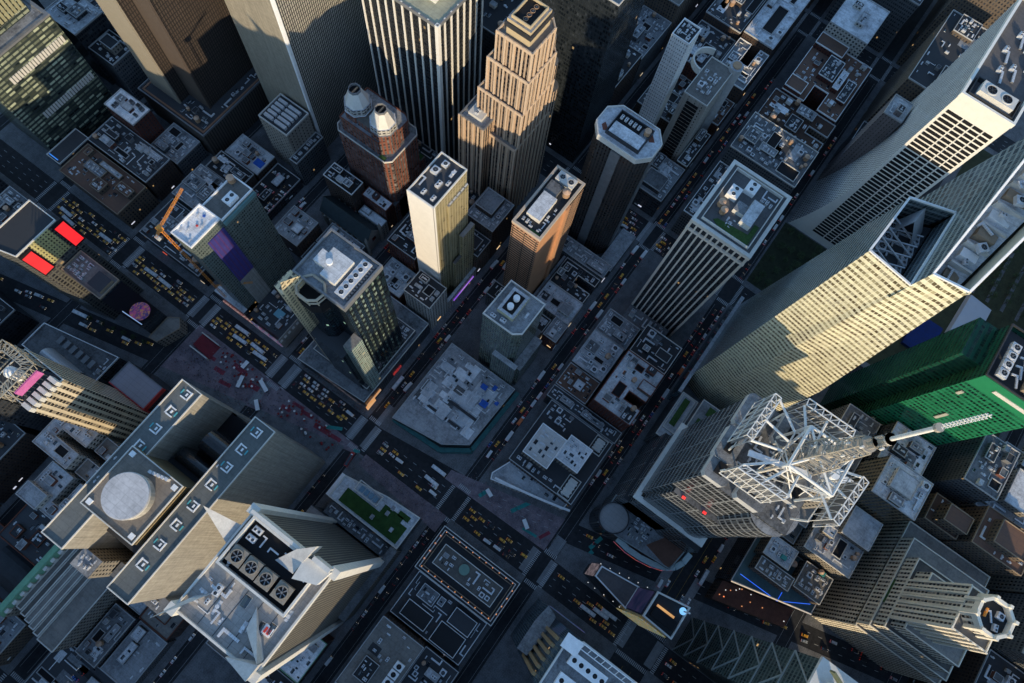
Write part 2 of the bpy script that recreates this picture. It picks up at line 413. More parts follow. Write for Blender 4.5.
M['plaza'] = paving('plaza_paving', (.10,.082,.10), (.30,.235,.26), 2.4, .03)
M['slab'] = paving('crossing_concrete', (.16,.165,.175), (.26,.265,.275), 3., .03)
M['paint'] = plain('road_paint', (.42,.43,.44), .7, .45, .8)
M['ypaint'] = plain('road_paint_yellow', (.42,.28,.06), .7, .35, .8)
M['tealp'] = plain('plaza_paint_teal', (.03,.26,.24), .7, .35, .6)
M['plum'] = plain('plaza_paint_red', (.24,.04,.06), .7, .4, .6)

g = MB(); g.face([(-3500,-3500,0),(3500,-3500,0),(3500,3500,0),(-3500,3500,0)]); struct(g.build('ground', M['asphalt']))
STREETS = {38:-475,39:-389,40:-309,41:-229,42:-146,43:-57,44:22,45:107,46:186,47:267,48:348,49:428,50:510,51:590}
ROWS = [(-380,-318),(-300,-238),(-220,-162),(-129,-66),(-48,13),(31,98),(116,177),(195,258),(276,339),(357,419),(437,500),(519,581)]
def bx(y): return 38-.239*y
AV = [(-515,-271),(-241,4),(34,277),(307,557),(587,700),(716,830)]
def block(poly):
    mb = MB(); mb.prism(offset(poly, 0), 0, .15, 1, 0); struct(mb.build('sidewalk', [M['walk'], M['conc']]))
for (ya, yb) in ROWS:
    a, b = ya-3.6, yb+3.6
    if ya == -380 or ya == -300 or ya == -220 or ya == -129:
        W7 = [(-245.5,a),(8.5,a),(8.5,b),(-245.5,b)]
        mid = [(29.5,a),(bx(a)-8,a),(bx(b)-8,b),(29.5,b)]
        E7 = [(bx(a)+8,a),(281.5,a),(281.5,b),(bx(b)+8,b)]
        block(mid)
    else:
        W7 = [(-245.5,a),(min(8.5,bx(a)-8),a),(min(8.5,bx(b)-8),b),(-245.5,b)]
        E7 = [(max(29.5,bx(a)+8),a),(281.5,a),(281.5,b),(max(29.5,bx(b)+8),b)]
        if ya >= 276: block([(bx(a)+8,a),(8.5,a),(8.5,b),(bx(b)+8,b)])
    block(W7); block(E7)
    if ya not in (-220,-300): block(rect(302.5,561.5,a,b))
    block(rect(582.5,704,a,b)); block(rect(712,834,a,b))
block(rect(302.5,561.5,-303.6,-158.4))
# pedestrian plazas in the bow tie
def sheet(name, poly, m, z=.006):
    mb = MB(); mb.face([(*p, z) for p in poly]); return struct(mb.build(name, m))
sheet('plaza', [(-2,104),(9,104),(9,262),(bx(262)+4,262),(bx(262)-9,262),(bx(104)-10,104)], M['plaza'], .010)
sheet('plaza', [(31,-52),(bx(-52)+8,-52),(bx(38)+8,38),(29,38)], M['plaza'], .010)
sheet('plaza', [(-6,20),(8,20),(8,96),(-1,96)], M['plaza'], .158)
# concrete crossings that read pale from above
for (x0,x1,y0,y1) in [(10,29,176,184),(10,29,190,197),(10,29,98,104),(10,29,111,118),(-14,6,186,192),(30,48,100,106),
                      (33,46,-62,-54),(10,29,-49,-44),(10,29,-66,-60),(56,76,-138,-131),(10,29,-136,-130),(10,29,-160,-154),(60,82,-160,-154),
                      (10,29,258,264),(10,29,270,276),(10,29,338,344),(281,303,92,98),(281,303,24,31)]:
    sheet('crosswalk', rect(x0,x1,y0,y1), M['slab'], .014)
def zebra(x0, x1, y0, y1, along):
    mb = MB(); t = x0 if along == 'x' else y0; e = x1 if along == 'x' else y1
    while t < e-.6:
        if along == 'x': mb.face([(t,y0,.022),(t+.6,y0,.022),(t+.6,y1,.022),(t,y1,.022)])
        else: mb.face([(x0,t,.022),(x1,t,.022),(x1,t+.6,.022),(x0,t+.6,.022)])
        t += 1.3
    struct(mb.build('crosswalk', M['paint']))
AVX = [(-266.5,-245.5),(8.5,29.5),(281.5,302.5),(561.5,582.5)]
for s, y in STREETS.items():
    hw = 14 if s == 42 else 5.4
    for (a, b) in AVX:
        zebra(a, b, y+hw+.4, y+hw+3.4, 'x'); zebra(a, b, y-hw-3.4, y-hw-.4, 'x')
        zebra(a-3.8, a-.6, y-hw, y+hw, 'y'); zebra(b+.6, b+3.8, y-hw, y+hw, 'y')
# lane lines and stop lines
def dashes(name, xs, ya, yb, m, w=.14, on=3., off=6.):
    mb = MB()
    for x in xs:
        y = ya
        while y < yb:
            xa = x(y) if callable(x) else x; xb = x(min(y+on, yb)) if callable(x) else x
            mb.face([(xa-w,y,.018),(xa+w,y,.018),(xb+w,min(y+on,yb),.018),(xb-w,min(y+on,yb),.018)]); y += on+off
    struct(mb.build(name, m))
YS = sorted(STREETS.values())
for i in range(len(YS)-1):
    a, b = YS[i]+12, YS[i+1]-12
    for (x0, x1) in AVX: dashes('lane_marking', [x0+5.2, x0+10.4, x0+15.6], a, b, M['paint'])
    if b < 20: dashes('lane_marking', [lambda y: bx(y)-3, lambda y: bx(y)+3], a, b, M['paint'])
for s, y in STREETS.items():
    for (a, b) in zip(AVX[:-1], AVX[1:]):
        mb = MB(); hw = [3.4,-3.4]
        for d in hw: mb.box(a[1]+8, b[0]-8, y+d-.07, y+d+.07, .016, .018, 0)
        struct(mb.build('lane_marking', M['ypaint'] if s == 42 else M['paint']))
# painted plaza panels
for (cx, cy, L, W, ang, k) in [(1,214,12,4,0,'plum'),(-9,225,9,3.5,.1,'plum'),(5,150,10,3,.1,'plum'),(3,134,14,4,.1,'plum'),(-1,166,8,3,.1,'plum'),
        (9,128,13,2.6,.5,'tealp'),(46,-20,16,3,1.05,'tealp'),(46,-80,3,12,-.25,'tealp'),(58,-80,3,12,-.25,'tealp'),(5.5,103,5,2.4,.2,'tealp'),(-3,196,9,4,.1,'plum'),(4,122,9,3,.1,'plum'),(-5,236,6,3,.1,'plum'),(6,160,10,2.4,.1,'plum'),(-14,215,10,3,.2,'plum'),(-5,140,10,3,.1,'plum'),(38,8,9,3,1.2,'tealp'),(35,-36,12,2,.1,'tealp'),(40,-46,9,2.5,1.1,'plum')]:
    c, s = math.cos(ang), math.sin(ang)
    sheet('plaza_paint', [(cx+c*x-s*y, cy+s*x+c*y) for x, y in ((-W/2,-L/2),(W/2,-L/2),(W/2,L/2),(-W/2,L/2))], M[k], .165 if cx < 8 and cy < 96 else .026)

M['garden'] = plain('park_soil', (.035,.042,.024), .95, .5, .3)
sheet('garden', rect(308,376,-124,-64), M['garden'], .165); sheet('park', rect(308,556,-298,-166), plain('park_lawn', (.05,.055,.03), .95, .5, .15), .165)
for k in range(4): sheet('path', rect(420,548,-228-k*14,-225-k*14), M['walk'], .175)
# ------------------------------------------------------------------ hero towers
def winrow(mb, x0, x1, y, z0, z1, step, w, mi, side):  # vertical dark strips on a wall of constant y (side -1 south)
    t = x0
    while t < x1:
        mb.box(t, min(t+w, x1), y if side > 0 else y-.25, y+.25 if side > 0 else y, z0, z1, mi); t += step

AC_ = ['ac_unit']*5+['vent_cap']*3+['duct','cooling_fan']
# 1 --- slab tower with four fins (roof seen from above, bottom left)
f_astor = stripes('astor_wall', (.022,.026,.032), (.34,.30,.23), 1.8, .24, 'u', .5, (3.7,.06))
B = Bld('fin_crowned_tower', 'concrete office tower with white pointed roof fins and a row of big round fans', -62, 57, 'skyscraper')
x0, x1, y0, y1, H = -91, -42, 36, 80, 211
poly = rect(x0, x1, y0, y1)
B.part('wall', MB().prism(poly, 0, H, 0, -1), f_astor)
B.part('roof', MB().prism(offset(poly, -.1), H-.5, H, 0, 0), roofmat('astor_roof', (.33,.31,.29), .4))
B.part('parapet', MB().pring(offset(poly, .3), .9, H-3, H+1.6), M['light'])
for (cx, cy) in ((x0,y0),(x1,y0),(x1,y1),(x0,y1)):     # corner piers run to the ground
    B.part('corner_pier', MB().box(cx-2.2, cx+2.2, cy-2.2, cy+2.2, 0, H+3), M['light'])
finm = plain('fin_white', (.46,.45,.44), .6, .25)
def fin(tip, a, b, zt, zb=H):
    mb = MB(); t = (*tip, zt); A = (*a, zb); Bp = (*b, zb); c = ((a[0]+b[0])/2+(tip[0]-(a[0]+b[0])/2)*.35, (a[1]+b[1])/2+(tip[1]-(a[1]+b[1])/2)*.35, zb)
    mb.face([A, Bp, t]); mb.face([Bp, A, (A[0]*.96+t[0]*.04, A[1]*.96+t[1]*.04, zb+.4), t]); mb.face([A, t, (c[0], c[1], zb)]); mb.face([t, Bp, c])
    B.part('fin', mb, finm)
fin((-51.5,95), (-50,79.5), (-60,79), 224); fin((-96,82), (-77,71), (-83,77), 224)
def plate(pts):
    mb = MB(); a_, b_, d_ = [Vector(q) for q in pts[:3]]; n_ = (b_-a_).cross(d_-a_)
    if n_.z < 0: pts = pts[::-1]
    mb.face(pts); low = [(x_,y_,H) for x_,y_,_ in pts]
    for k_ in range(len(pts)):
        l_ = (k_+1) % len(pts); mb.face([low[k_], low[l_], pts[l_], pts[k_]])
    B.part('fin', mb, finm)
plate([(-52.5,59.5,H+.6),(-43,54,H+7),(-36.5,47,H+13),(-52,49.5,H+3)]); plate([(-71,53,H+.6),(-79.5,50.5,H+2),(-84.5,37,H+11)])
plate([(-85,36.5,H+9),(-92,36.5,H+10),(-92,50,H+3)])
for k_ in range(4): B.part('roof_seam', MB().box(-90,-68,44+k_*8,44.25+k_*8,H,H+.12), M['dark'])
mb = MB(); mb.prism([(-53,48),(-43,49),(-41.9,41),(-41.9,36.5),(-49,38)],H,H+7,0); B.part('corner_block', mb, M['light'])
B.part('fin', MB().box(-43.3,-41.8,52,80,H,H+5), M['light'])
B.part('fin', MB().box(-42.5,-40.5,37,46,H,H+9), M['light'])
# fan well
mb = MB(); mb.ring(-67,-43.5,41,78,1.0,H,H+4.2,1); mb.box(-66,-44.5,42,77,H,H+.3,0); B.part('machinery_well', mb, [M['black'], M['light']])
for (x, y) in ((-60,72.5),(-60,64.6),(-60,56.7),(-60,48)):
    put('cooling_fan_tan', B.root, x, y, H+.3, .03, (1.5,1.5,1.4))
for (x, y) in ((-47.5,73),(-51.5,73)): put('ac_unit', B.root, x, y, H+.3, PI/2, 1.3)
for i, y in enumerate((44,50,56,62,68)): put('duct', B.root, -50, y, H+.3, PI/2 if i % 2 else 0, .6)
for (x, y, k) in ((-72,58,'skylight'),(-80,52,'vent_cap'),(-76,46,'skylight'),(-74,42.5,'skylight'),(-66,40,'vent_cap'),(-80,66,'vent_cap'),(-75,70,'ac_unit'),(-64,74,'vent_cap')):
    put(k, B.root, x, y, H, .1, 1.5)
mb = MB(); mb.box(-77.2,-73.2,41.2,45.4,H,H+1.2,0); mb.box(-76.4,-74,42,43,H+1.2,H+1.5,1); mb.box(-76.4,-74,43.6,44.6,H+1.2,H+1.5,1); B.part('hatch', mb, [M['white'], M['redp']])
B.clutter(-90,-68.5,38,79,H,9,77,['vent_cap','vent_cap','ac_unit','pipe_run','duct','skylight'],[(-79,-70,40,62)])
B.part('lower_wing', MB().prism(rect(-84,-30,31,36.5), 0, 42, 0, 1), [f_astor, M['r_grey']])
B.part('lower_wing', MB().prism(rect(-40.5,-31,37,90), 0, 24, 0, 1), [M['f_dark'], M['r_grey']]); B.clutter(-40,-31.5,38,89,24,16,4)
B.part('lower_wing', MB().prism(rect(-84,-41,77.5,97), 0, 36, 0, 1), [M['f_grey'], M['r_grey']])

# 2 --- hotel of two long slabs round an atrium, with a round rooftop drum
tanw = stripes('hotel_panel', (.34,.32,.28), (.24,.225,.20), 3.6, .05, 'v', .75, (7.2,.03))
f_atr = facade('hotel_window_wall', (.30,.27,.22), (.03,.03,.035), 3.4, 3.2, .62, .5, lit=.05)
B = Bld('atrium_hotel', 'tan hotel of two parallel slabs round an atrium with a round white rooftop drum', -68, 146, 'hotel')
H = 145
for (a, b) in ((116,130),(161,175)):
    p = rect(-122,-14 if a == 116 else -22,a,b)
    B.part('wall', MB().prism(p, 0, H, 0, -1), tanw)
    B.part('roof', MB().prism(offset(p,-.1), H-.4, H, 0, 0), roofmat('hotel_roof', (.20,.21,.20), .4))
    B.part('parapet', MB().pring(offset(p,.15), .5, H-.4, H+1.1), M['light'])
    B.clutter(-120,-24,a+1,b-1,H,26,a,['vent_cap','vent_cap','skylight','pipe_run','ac_unit'],[(-200,0,(a+b)/2-4,(a+b)/2+4)])
    for i in range(8):
        x = (-20 if a < 130 else -27)-(11.5 if i < 4 else 12)*i
        if a > 130 and i > 3: continue
        y0_ = 0; y = (a+b)/2+(.8 if a < 130 else -.5)
        mb = MB(); q = 1 if i % 2 else -1
        mb.box(x-2.6,x+2.6,y+q*2.2-.35,y+q*2.2+.35,H,H+.8,0); mb.box(x-2.6,x-1.9,y-2.2,y+2.2,H,H+.8,0); mb.box(x+1.7,x+2.4,y-1.6,y+1.6,H,H+.6,0)
        mb.box(x-.9,x+.9,y-.8,y+.2,H,H+.5,0); mb.box(x-1.3,x+1.5,y-q*3.0-.3,y-q*3.0+.3,H,H+.45,1)
        B.part('window_washing_rig', mb, [M['white'], plain('cyan_cover', (.10,.42,.45), .5, .2)])
B.part('wall', MB().prism(rect(-110,-60,130,161), 0, 118, 0, -1), f_atr)
B.part('wall', MB().prism(rect(-60,-22,130,161), 0, 92, 0, -1), f_atr)
B.part('atrium_roof', MB().prism(rect(-59.9,-23,130.1,160.9), 91.6, 92, 0, 0), M['black'])
B.part('roof', MB().prism(rect(-109.9,-60,130.1,160.9), 117.5, 118.1, 0, 0), M['r_dark'])
B.part('end_beam', MB().box(-23.5,-22,130.2,160.8,80,84), M['light'])
# dark glass lift tubes lying across the atrium
for (cx, r) in ((-55.5,4.6),(-41,7.0)):
    mb = MB(); n = 14
    for i in range(n):
        a, b = PI*i/n, PI*(i+1)/n
        mb.face([(cx+r*math.cos(a),131,118+r*math.sin(a)),(cx+r*math.cos(a),159-(cx+57)*.45,118+r*math.sin(a)),(cx+r*math.cos(b),159-(cx+57)*.45,118+r*math.sin(b)),(cx+r*math.cos(b),131,118+r*math.sin(b))])
    mb.box(cx-r,cx+r,131,159-(cx+57)*.45,92,118,0)
    B.part('barrel_skylight', mb, plain('barrel_glass', (.02,.02,.022), .18, .2, spec=.7))
mb = MB(); mb.prism(rect(-99,-63,133,168), 118, 150, 0, 1); B.part('penthouse', mb, [stripes('gold_louvre', (.34,.26,.14), (.04,.035,.03), 3.0, .5, 'v', .5), roofmat('hotel_pent_roof', (.36,.31,.26), .4)])
B.part('parapet', MB().ring(-99.2,-62.8,132.8,168.2,.5,149.8,151), M['light'])
for (x, y) in ((-96,165),(-66,165),(-66,136),(-96,136)): B.part('hatch', MB().box(x-1.4,x+1.4,y-1.4,y+1.4,150,151), M['white'])
mb = MB(); mb.cyl(-82,150,150,156,11.6,40,0,-1); mb.cyl(-82,150,156,157,12.0,40,1)
D = B.part('revolving_drum', mb, [facade('drum_wall', (.42,.40,.36), (.03,.03,.035), 2.4, 14, .6, .4), M['light']])
B.part('drum_roof', MB().cyl(-82,150,157.1,157.7,11.6,40), roofmat('drum_white', (.62,.61,.62), .35), parent=D)
for k in range(5):
    B.part('duct', MB().box(-68+k*.6,-66.5+k*.6,150-k*2.4,152-k*2.4,150,152+k*.4), M['galv'])
B.part('side_turret', MB().prism(rect(-133,-122.3,150,163), 0, 120, 0, 1), [M['f_lime'], M['r_grey']])
B.clutter(-132,-123,151,162,120,5,3,['ac_unit','vent_cap'])
B.part('side_turret', MB().prism(rect(-131,-122.3,112,149), 0, 100, 0, 1), [tanw, M['r_grey']])
B.clutter(-130,-123,114,147,100,10,4,['ac_unit','vent_cap','duct'])

# 3 --- dark glass tower with gilded prow on stepped podium
goldp = stripes('prow_panel', (.10,.09,.07), (.66,.54,.34), 3.8, .6, 'v', .4, (3.4,.3))
f_bert = facade('bert_glass', (.008,.012,.018), (.003,.006,.010), 1.6, 3.8, .84, .7, glass2=(.014,.035,.045), spec=.5, lit=.03, litcol=(.55,.9,.65), lits=.5, rough=.07)
B = Bld('prow_tower', 'dark glass tower with six roof fans in a row and a gilded lattice prow', 70, 140, 'skyscraper')
H = 175; p = rect(57,88,121,156)
B.part('wall', MB().prism(p, 0, H, 0, -1), f_bert); B.part('roof', MB().prism(offset(p,-.1), H-.4, H, 0, 0), M['r_grey'])
B.part('parapet', MB().pring(offset(p,.3), 1.1, H-2, H+3), M['grey'])
mb = MB(); mb.box(59,86,123,154,H+3,H+3.3,0,sides=True) if False else None
for y in (123,128.5,134,139.5): B.part('pilaster', MB().box(88,88.5,y,y+2.2,22,H-2), facade('mint_cells', (.01,.014,.016), (.05,.08,.07), 2.0, 7.6, .9, .5, glass2=(.34,.42,.34), lit=0))
for x in (59.5,64,68.5,73,77.5,82): B.part('pilaster', MB().box(x,x+1.6,120.5,121,22,H-2), facade('mint_cells', (.01,.014,.016), (.05,.08,.07), 2.0, 7.6, .9, .5, glass2=(.34,.42,.34), lit=0))
mb = MB(); mb.prism([(64,133),(80,133),(80,147),(76,147),(76,151),(68,151),(68,143),(64,143)], H, H+5, 0, 1); mb.cyl(72,143,H+5,H+6.2,1.8,16,2); B.part('penthouse', mb, [M['light'], M['r_white'], M['white']])
mb = MB(); mb.box(61,85,125,131,H,H+3.2,0)
for i in range(6): fan_top(mb, 63.2+i*3.95, 128, H+3.2, 1.55, 0, 1, 2)
for i in range(12): mb.box(62+i*2,63.1+i*2,123.3,124.9,H,H+1.4,2)
B.part('cooling_tower', mb, [M['galv'], M['black'], M['grey']])
B.part('prow', MB().prism(rect(43,56.9,124,150),18,112,0,1), [f_bert, M['r_dark']])
mb = MB(); mb.prism([(43.2,150.2),(57,150.2),(57,158.5),(45,159)], 0, 176, 0, 0)
mb.face([(43.2,150.1,176),(57,150.1,176),(57,150.1,180),(46,150.1,192)],0)
B.part('gilded_curtain', mb, goldp)
ring = [(58,150),(52,150),(49,147),(49,140),(52,136),(58,135),(62,139),(62,147)][::-1]
mb = MB()
for i in range(8):
    a, b = ring[i], ring[(i+1)%8]; mb.tube((*a,176),(*b,176),.8,8,0); mb.tube((*a,171),(*b,171),.5,8,0); mb.bar((*a,158),(*a,176),.6,0)
B.part('roof_lattice', mb, plain('gold_metal', (.40,.35,.27), .5, .2))
B.part('wall', MB().prism(offset(ring,-.6),110,158,0,-1), f_bert)
B.part('roof_well', MB().prism(offset(ring,-.9), 158.2, 168, 0, 0), M['black'])
B.part('lower_block', MB().prism(rect(47,57,118,124), 0, 128, 0, 1), [facade('mint_wall', (.34,.38,.33), (.05,.09,.08), 2.2, 3.8, .8, .5, lit=.02), M['r_tan']])
B.part('podium', MB().prism([(36,117),(112,117),(112,160),(104,176),(32,177)], 0, 22, 0, 1), [M['f_dark'], M['r_grey']]); B.part('parapet', MB().pring([(36,117),(112,117),(112,160),(104,176),(32,177)],.5,21.8,23), M['light']); B.clutter(36,111,117.6,119.6,22,10,3,['vent_cap'])
B.part('podium', MB().prism(rect(44,100,119.8,170), 22, 30, 0, 1), [M['f_grey'], M['r_grey']]); B.part('parapet', MB().ring(44,100,119.8,170,.5,29.8,31), M['light']); B.clutter(89,99,121,169,30,14,61,AC_)
B.clutter(44,56,124,168,30,8,5); B.clutter(89,99,122,168,30,14,6); B.clutter(60,86,158,169,30,8,7)
led1 = screen('led_warm', (1,.45,.15), (.9,.6,.4), .6, .25); led2 = screen('led_cool', (.03,.06,.2), (.3,.32,.4), .5, .2, (.3,.1,.2))
B.part('sign_band', MB().box(33.2,33.9,120,174,15,19.5), screen('led_band', (.03,.04,.06), (.22,.18,.2), .3, .3)); B.part('sign_band', MB().box(37,52,116.2,116.9,8,11), led1)
B.part('billboard', MB().box(67,76,116.2,116.9,5,9), screen('led_red', (.7,.05,.03), (.2,.02,.05), .5, .6)); B.part('billboard', MB().box(34.5,44,115.4,116.2,3,12), screen('led_org', (1,.42,.12), (1,.6,.3), .7))

# 4 --- hotel slab with purple billboard
f_dt = facade('mintgrid', (.13,.16,.15), (.02,.03,.035), 1.5, 3.3, .66, .5, glass2=(.10,.13,.13), lit=.01)
B = Bld('billboard_hotel', 'grey-green hotel slab with a tall purple billboard and white roof terrace', 63, 236, 'hotel')
H = 140
p = rect(38,62,228,244); B.vol(p, 0, H, f_dt, 'r_white', 1.2, .8, 'white')
p = rect(62.1,89,228,244); B.vol(p, 0, H-3, f_dt, 'r_tan', 1.2, .8, 'white')
B.part('copper_strip', MB().box(62,89,226.8,228,H-8,H-4.5), plain('teal_strip', (.13,.25,.26), .6, .2)); 
B.part('billboard', MB().box(47,60.5,227,227.8,70,132), stripes('purple_vinyl', (.055,.05,.24), (.10,.04,.16), 3.2, .25, 'u', .5), 'tall purple vinyl billboard')
B.part('concrete_panel', MB().box(47,60.5,227.2,227.9,20,69.5), stripes('pale_panel', (.30,.31,.30), (.22,.23,.22), 2.4, .08, 'u', .8, (4,.05)))
put('water_tank', B.root, 85, 240, H-3, 0, 1.1); mb = MB(); mb.box(72,80,230.5,236.5,H-3,H)
for c in (74,78): fan_top(mb, c, 233.5, H, 1.6, 0, 1, 2)
B.part('cooling_tower', mb, [M['white'], M['black'], M['grey']])
for (x,y) in ((41,232),(46,238),(52,233),(56,240),(43,241)): put('vent_cap', B.root, x, y, H, .3, 1.0)
B.part('chair_stack', MB().box(50,51.2,235,236,H,H+.8), M['redp']); B.part('blue_cover', MB().box(57,58.6,236,237.4,H,H+.6), M['blue'])
B.part('podium', MB().prism(rect(36,92,197,227), 0, 24, 0, 1), [M['f_dark'], M['r_dark']]); B.part('podium', MB().prism(rect(34,50,228,257), 0, 30, 0, 1), [M['f_dark'], M['r_light']])
B.clutter(37,91,198,226,24,22,9); B.part('pool', MB().box(47,53,206,213,24,24.7), plain('pool_blue', (.20,.42,.50), .3, .1)); B.clutter(35,49,246,256,30,6,10)
mb = MB()
for i in range(12): mb.box(34.2+i*4.4, 36.6+i*4.4, 196.3, 196.9, 17, 21, 0)
mb.box(34,88,196.4,196.95,3,24,1); B.part('sign_wall', mb, [M['white'], plain('bone_wall', (.32,.31,.29), .7)])
B.part('billboard', MB().box(33,33.9,198,224,5,20), led2)
B.part('sign_band', MB().box(33,33.9,226,255,10,13), screen('led_pink', (.3,.08,.1), (.7,.5,.45), .5, .6))

# 5 --- narrow white-sided tower
f_gold = facade('gold_glass', (.36,.31,.19), (.10,.085,.045), 2.6, 3.4, .62, .6, glass2=(.34,.28,.14), lit=.0, rough=.2)
B = Bld('narrow_tower', 'narrow tower with blank white side wall and gold glazed front', 154, 136, 'skyscraper')
H = 160; p = rect(138,170,126,145)
B.part('wall', MB().box(138,170,126,145,0,H,0,-1), f_gold); B.part('blank_wall', MB().box(137.4,137.95,125.6,145.4,0,H+1.4), plain('white_render', (.78,.75,.70), .6, .08))
B.part('blank_wall', MB().box(137.4,139,125.5,125.95,0,H+1.4), plain('white_render', (.60,.57,.52), .6, .08))
B.part('roof', MB().prism(offset(p,-.1),H-.4,H,0,0), M['r_dark']); B.part('parapet', MB().ring(137.9,170.2,125.8,145.2,.7,H-.2,H+1.6), M['light'])
B.part('front_bay', MB().prism(rect(150,169.5,124.3,125.9),0,H-14,0,1), [f_gold, M['r_grey']]); B.part('front_bay', MB().prism(rect(158,171,119.5,122.9),0,95,0,1), [f_gold, M['r_tan']])
B.part('front_bay', MB().prism(rect(150,158,120.5,122.9),0,62,0,1), [f_gold, M['r_tan']])
for i in range(5): put('vent_cap', B.root, 153+i*3.8, 125.1, H-14, 0, .9)
for (x,y,k,s) in ((143,130,'ac_unit',1.1),(143,137,'ac_unit',1.1),(148,142,'duct',.8),(152,133,'ac_unit',1.4),(158,140,'cooling_fan',1),(163,131,'vent_cap',1.8),(165,138,'cooling_fan',.8),(156,129,'ac_unit',1)): put(k,B.root,x,y,H,0,s)
B.part('podium', MB().prism(rect(136,172,117,119.4),0,18,0,1), [M['f_white'], M['r_light']]); B.part('sign_band', MB().box(142,168,116.1,116.8,9,9.7), screen('led_purple', (.35,.1,1), (.6,.3,1), .7))

# 6 --- orange brick tower with balconies
orb = plain('orange_brick', (.46,.24,.13), .8, .12); 
f_orb = stripes('balcony_brick', (.50,.30,.19), (.02,.018,.018), 3.3, .5, 'v', .7, (9.,.06))
B = Bld('orange_brick_tower', 'orange brick apartment tower with stacked balconies and long grey roof', 195, 80, 'skyscraper')
H = 135; p = rect(171,220,70,91)
B.part('wall', MB().prism(p,0,H,0,-1), orb); B.part('roof', MB().prism(offset(p,-.1),H-.4,H,0,0), M['r_dark']); B.part('parapet', MB().pring(offset(p,.4),1.6,H-1,H+1.8), plain('coping_buff', (.48,.40,.32), .7, .1))
B.part('balcony', MB().box(170.3,170.95,70.3,90.7,0,H-3), f_orb, 'stacked brick balconies on the west end')
B.part('balcony', MB().box(203,219,69.3,69.95,0,H-3), f_orb, 'stacked brick balconies on the front')
B.part('pilaster', MB().box(198,202.5,68.4,69.99,0,H), orb)
B.part('penthouse', MB().prism(rect(180,199,77,87),H,H+4,0,1), [M['light'], M['r_light']]); B.part('penthouse', MB().prism(rect(199.2,209,79,88),H,H+3,0,1), [M['grey'], M['r_grey']])
put('water_tank',B.root,205,74.5,H,0,1.2); mb=MB(); mb.box(211,218,74,87,H,H+3)
for y in (77,83.5): fan_top(mb,214.5,y,H+3,2.1,0,1,2)
B.part('cooling_tower', mb, [M['light'], M['black'], M['grey']]); B.clutter(173,197,71.5,76.5,H,8,3,['ac_unit','duct','vent_cap']); B.clutter(173,179,78,89,H,4,8,['ac_unit','skylight'])
B.part('planter', MB().box(172.5,174,72,79,H,H+.8), M['green'])
B.part('podium', MB().prism(rect(168,224,66,68.3),0,18,0,1), [M['f_brick'], M['r_grey']])

# 7 --- grey-green glass tower
f_gg = facade('seagreen_glass', (.17,.20,.17), (.045,.06,.055), 1.8, 3.6, .88, .84, glass2=(.13,.16,.13), lit=.0, rough=.18)
B = Bld('seagreen_tower', 'sea green glass tower with two white round roof vents', 131, 59, 'skyscraper')
H = 115; p = [(117,50),(121,45),(146,45),(146,72),(117,73)]
B.vol(p, 0, H, f_gg, 'r_grey', 1.4, .8, 'light'); B.part('penthouse', MB().prism(rect(124,142,55,67),H,H+5,0,1), [plain('pale_yellow_metal', (.48,.46,.30), .5, .1), M['r_light']])
B.part('machinery_well', MB().box(126,140,57,65,H+5,H+5.2), M['black']); mb = MB()
for c in (129.5,136): mb.cyl(c,61,H+5.2,H+8.4,2.1,18)
B.part('round_vent', mb, M['white']); put('ac_unit',B.root,121,60,H,PI/2,1.2); put('ac_unit',B.root,120,67,H,PI/2,1.1); put('vent_cap',B.root,133,50,H,0,1.3)
B.part('setback', MB().prism(rect(146.1,156,44,73),0,34,0,1), [f_gg, M['r_grey']]); B.part('setback', MB().prism(rect(113,116.9,40,60),0,60,0,1), [f_gg, M['r_light']]); B.part('setback', MB().prism(rect(118,146,38,44.9),0,48,0,1), [f_gg, M['r_grey']])

# 8 --- ribbed tower
ribm = plain('rib_stone', (.66,.58,.50), .6, .08)
B = Bld('ribbed_tower', 'office tower with pale vertical ribs, two water tanks and a planted roof', 245, -18, 'skyscraper')
H = 170; x0,x1,y0,y1 = 222,269,-37,1; p = rect(x0,x1,y0,y1)
B.part('wall', MB().prism(p,0,H,0,-1), facade('rib_glass', (.03,.032,.036), (.012,.014,.018), 1.5, 3.7, .9, .55, lit=.01))
def ribs(p0, p1, n, z0, z1, w, d):
    mb = MB(); v = Vector(p1)-Vector(p0); L = v.length; t = v/L; nrm = Vector((t.y,-t.x))
    for i in range(n+1):
        c = Vector(p0)+v*i/n; a = c-t*w/2; b = c+t*w/2
        mb.prism([(a.x,a.y),(a.x+nrm.x*d,a.y+nrm.y*d),(b.x+nrm.x*d,b.y+nrm.y*d),(b.x,b.y)][::1] if True else 0, z0, z1)
    return mb
def allribs(B, p, n, z0, z1, w, d, m, name='facade_rib'):
    for i in range(4): B.part(name, ribs(p[i], p[(i+1)%4], n[i%2], z0, z1, w, d), m)
allribs(B, p, (12,10), 0, H, 1.1, 1.1, ribm)
for z in (H-11, H-2.2): B.part('cornice_band', MB().ring(x0-1.3,x1+1.3,y0-1.3,y1+1.3,1.4,z,z+2), ribm)
B.part('roof', MB().prism(offset(p,-.1),H-.4,H,0,0), roofmat('rib_roof', (.17,.17,.175), .4)); B.part('parapet', MB().pring(offset(p,1.3),2.2,H-.1,H+1.0), M['light'])
B.part('walkway', MB().ring(x0+3,x1-3,y0+3,y1-3,.5,H,H+2.4), M['light'])
for (x,y) in ((250,-9),(259,-16)):
    mb=MB(); mb.box(x-4,x+4,y-3.4,y+3.4,H,H+4)
    for q in (-2,2): fan_top(mb,x+q,y,H+4,1.5,0,1,2)
    B.part('cooling_tower', mb, [M['white'],M['black'],M['grey']])
for (x,y) in ((238,-6.5),(234.5,-10)): put('water_tank',B.root,x,y,H,0,1.0)
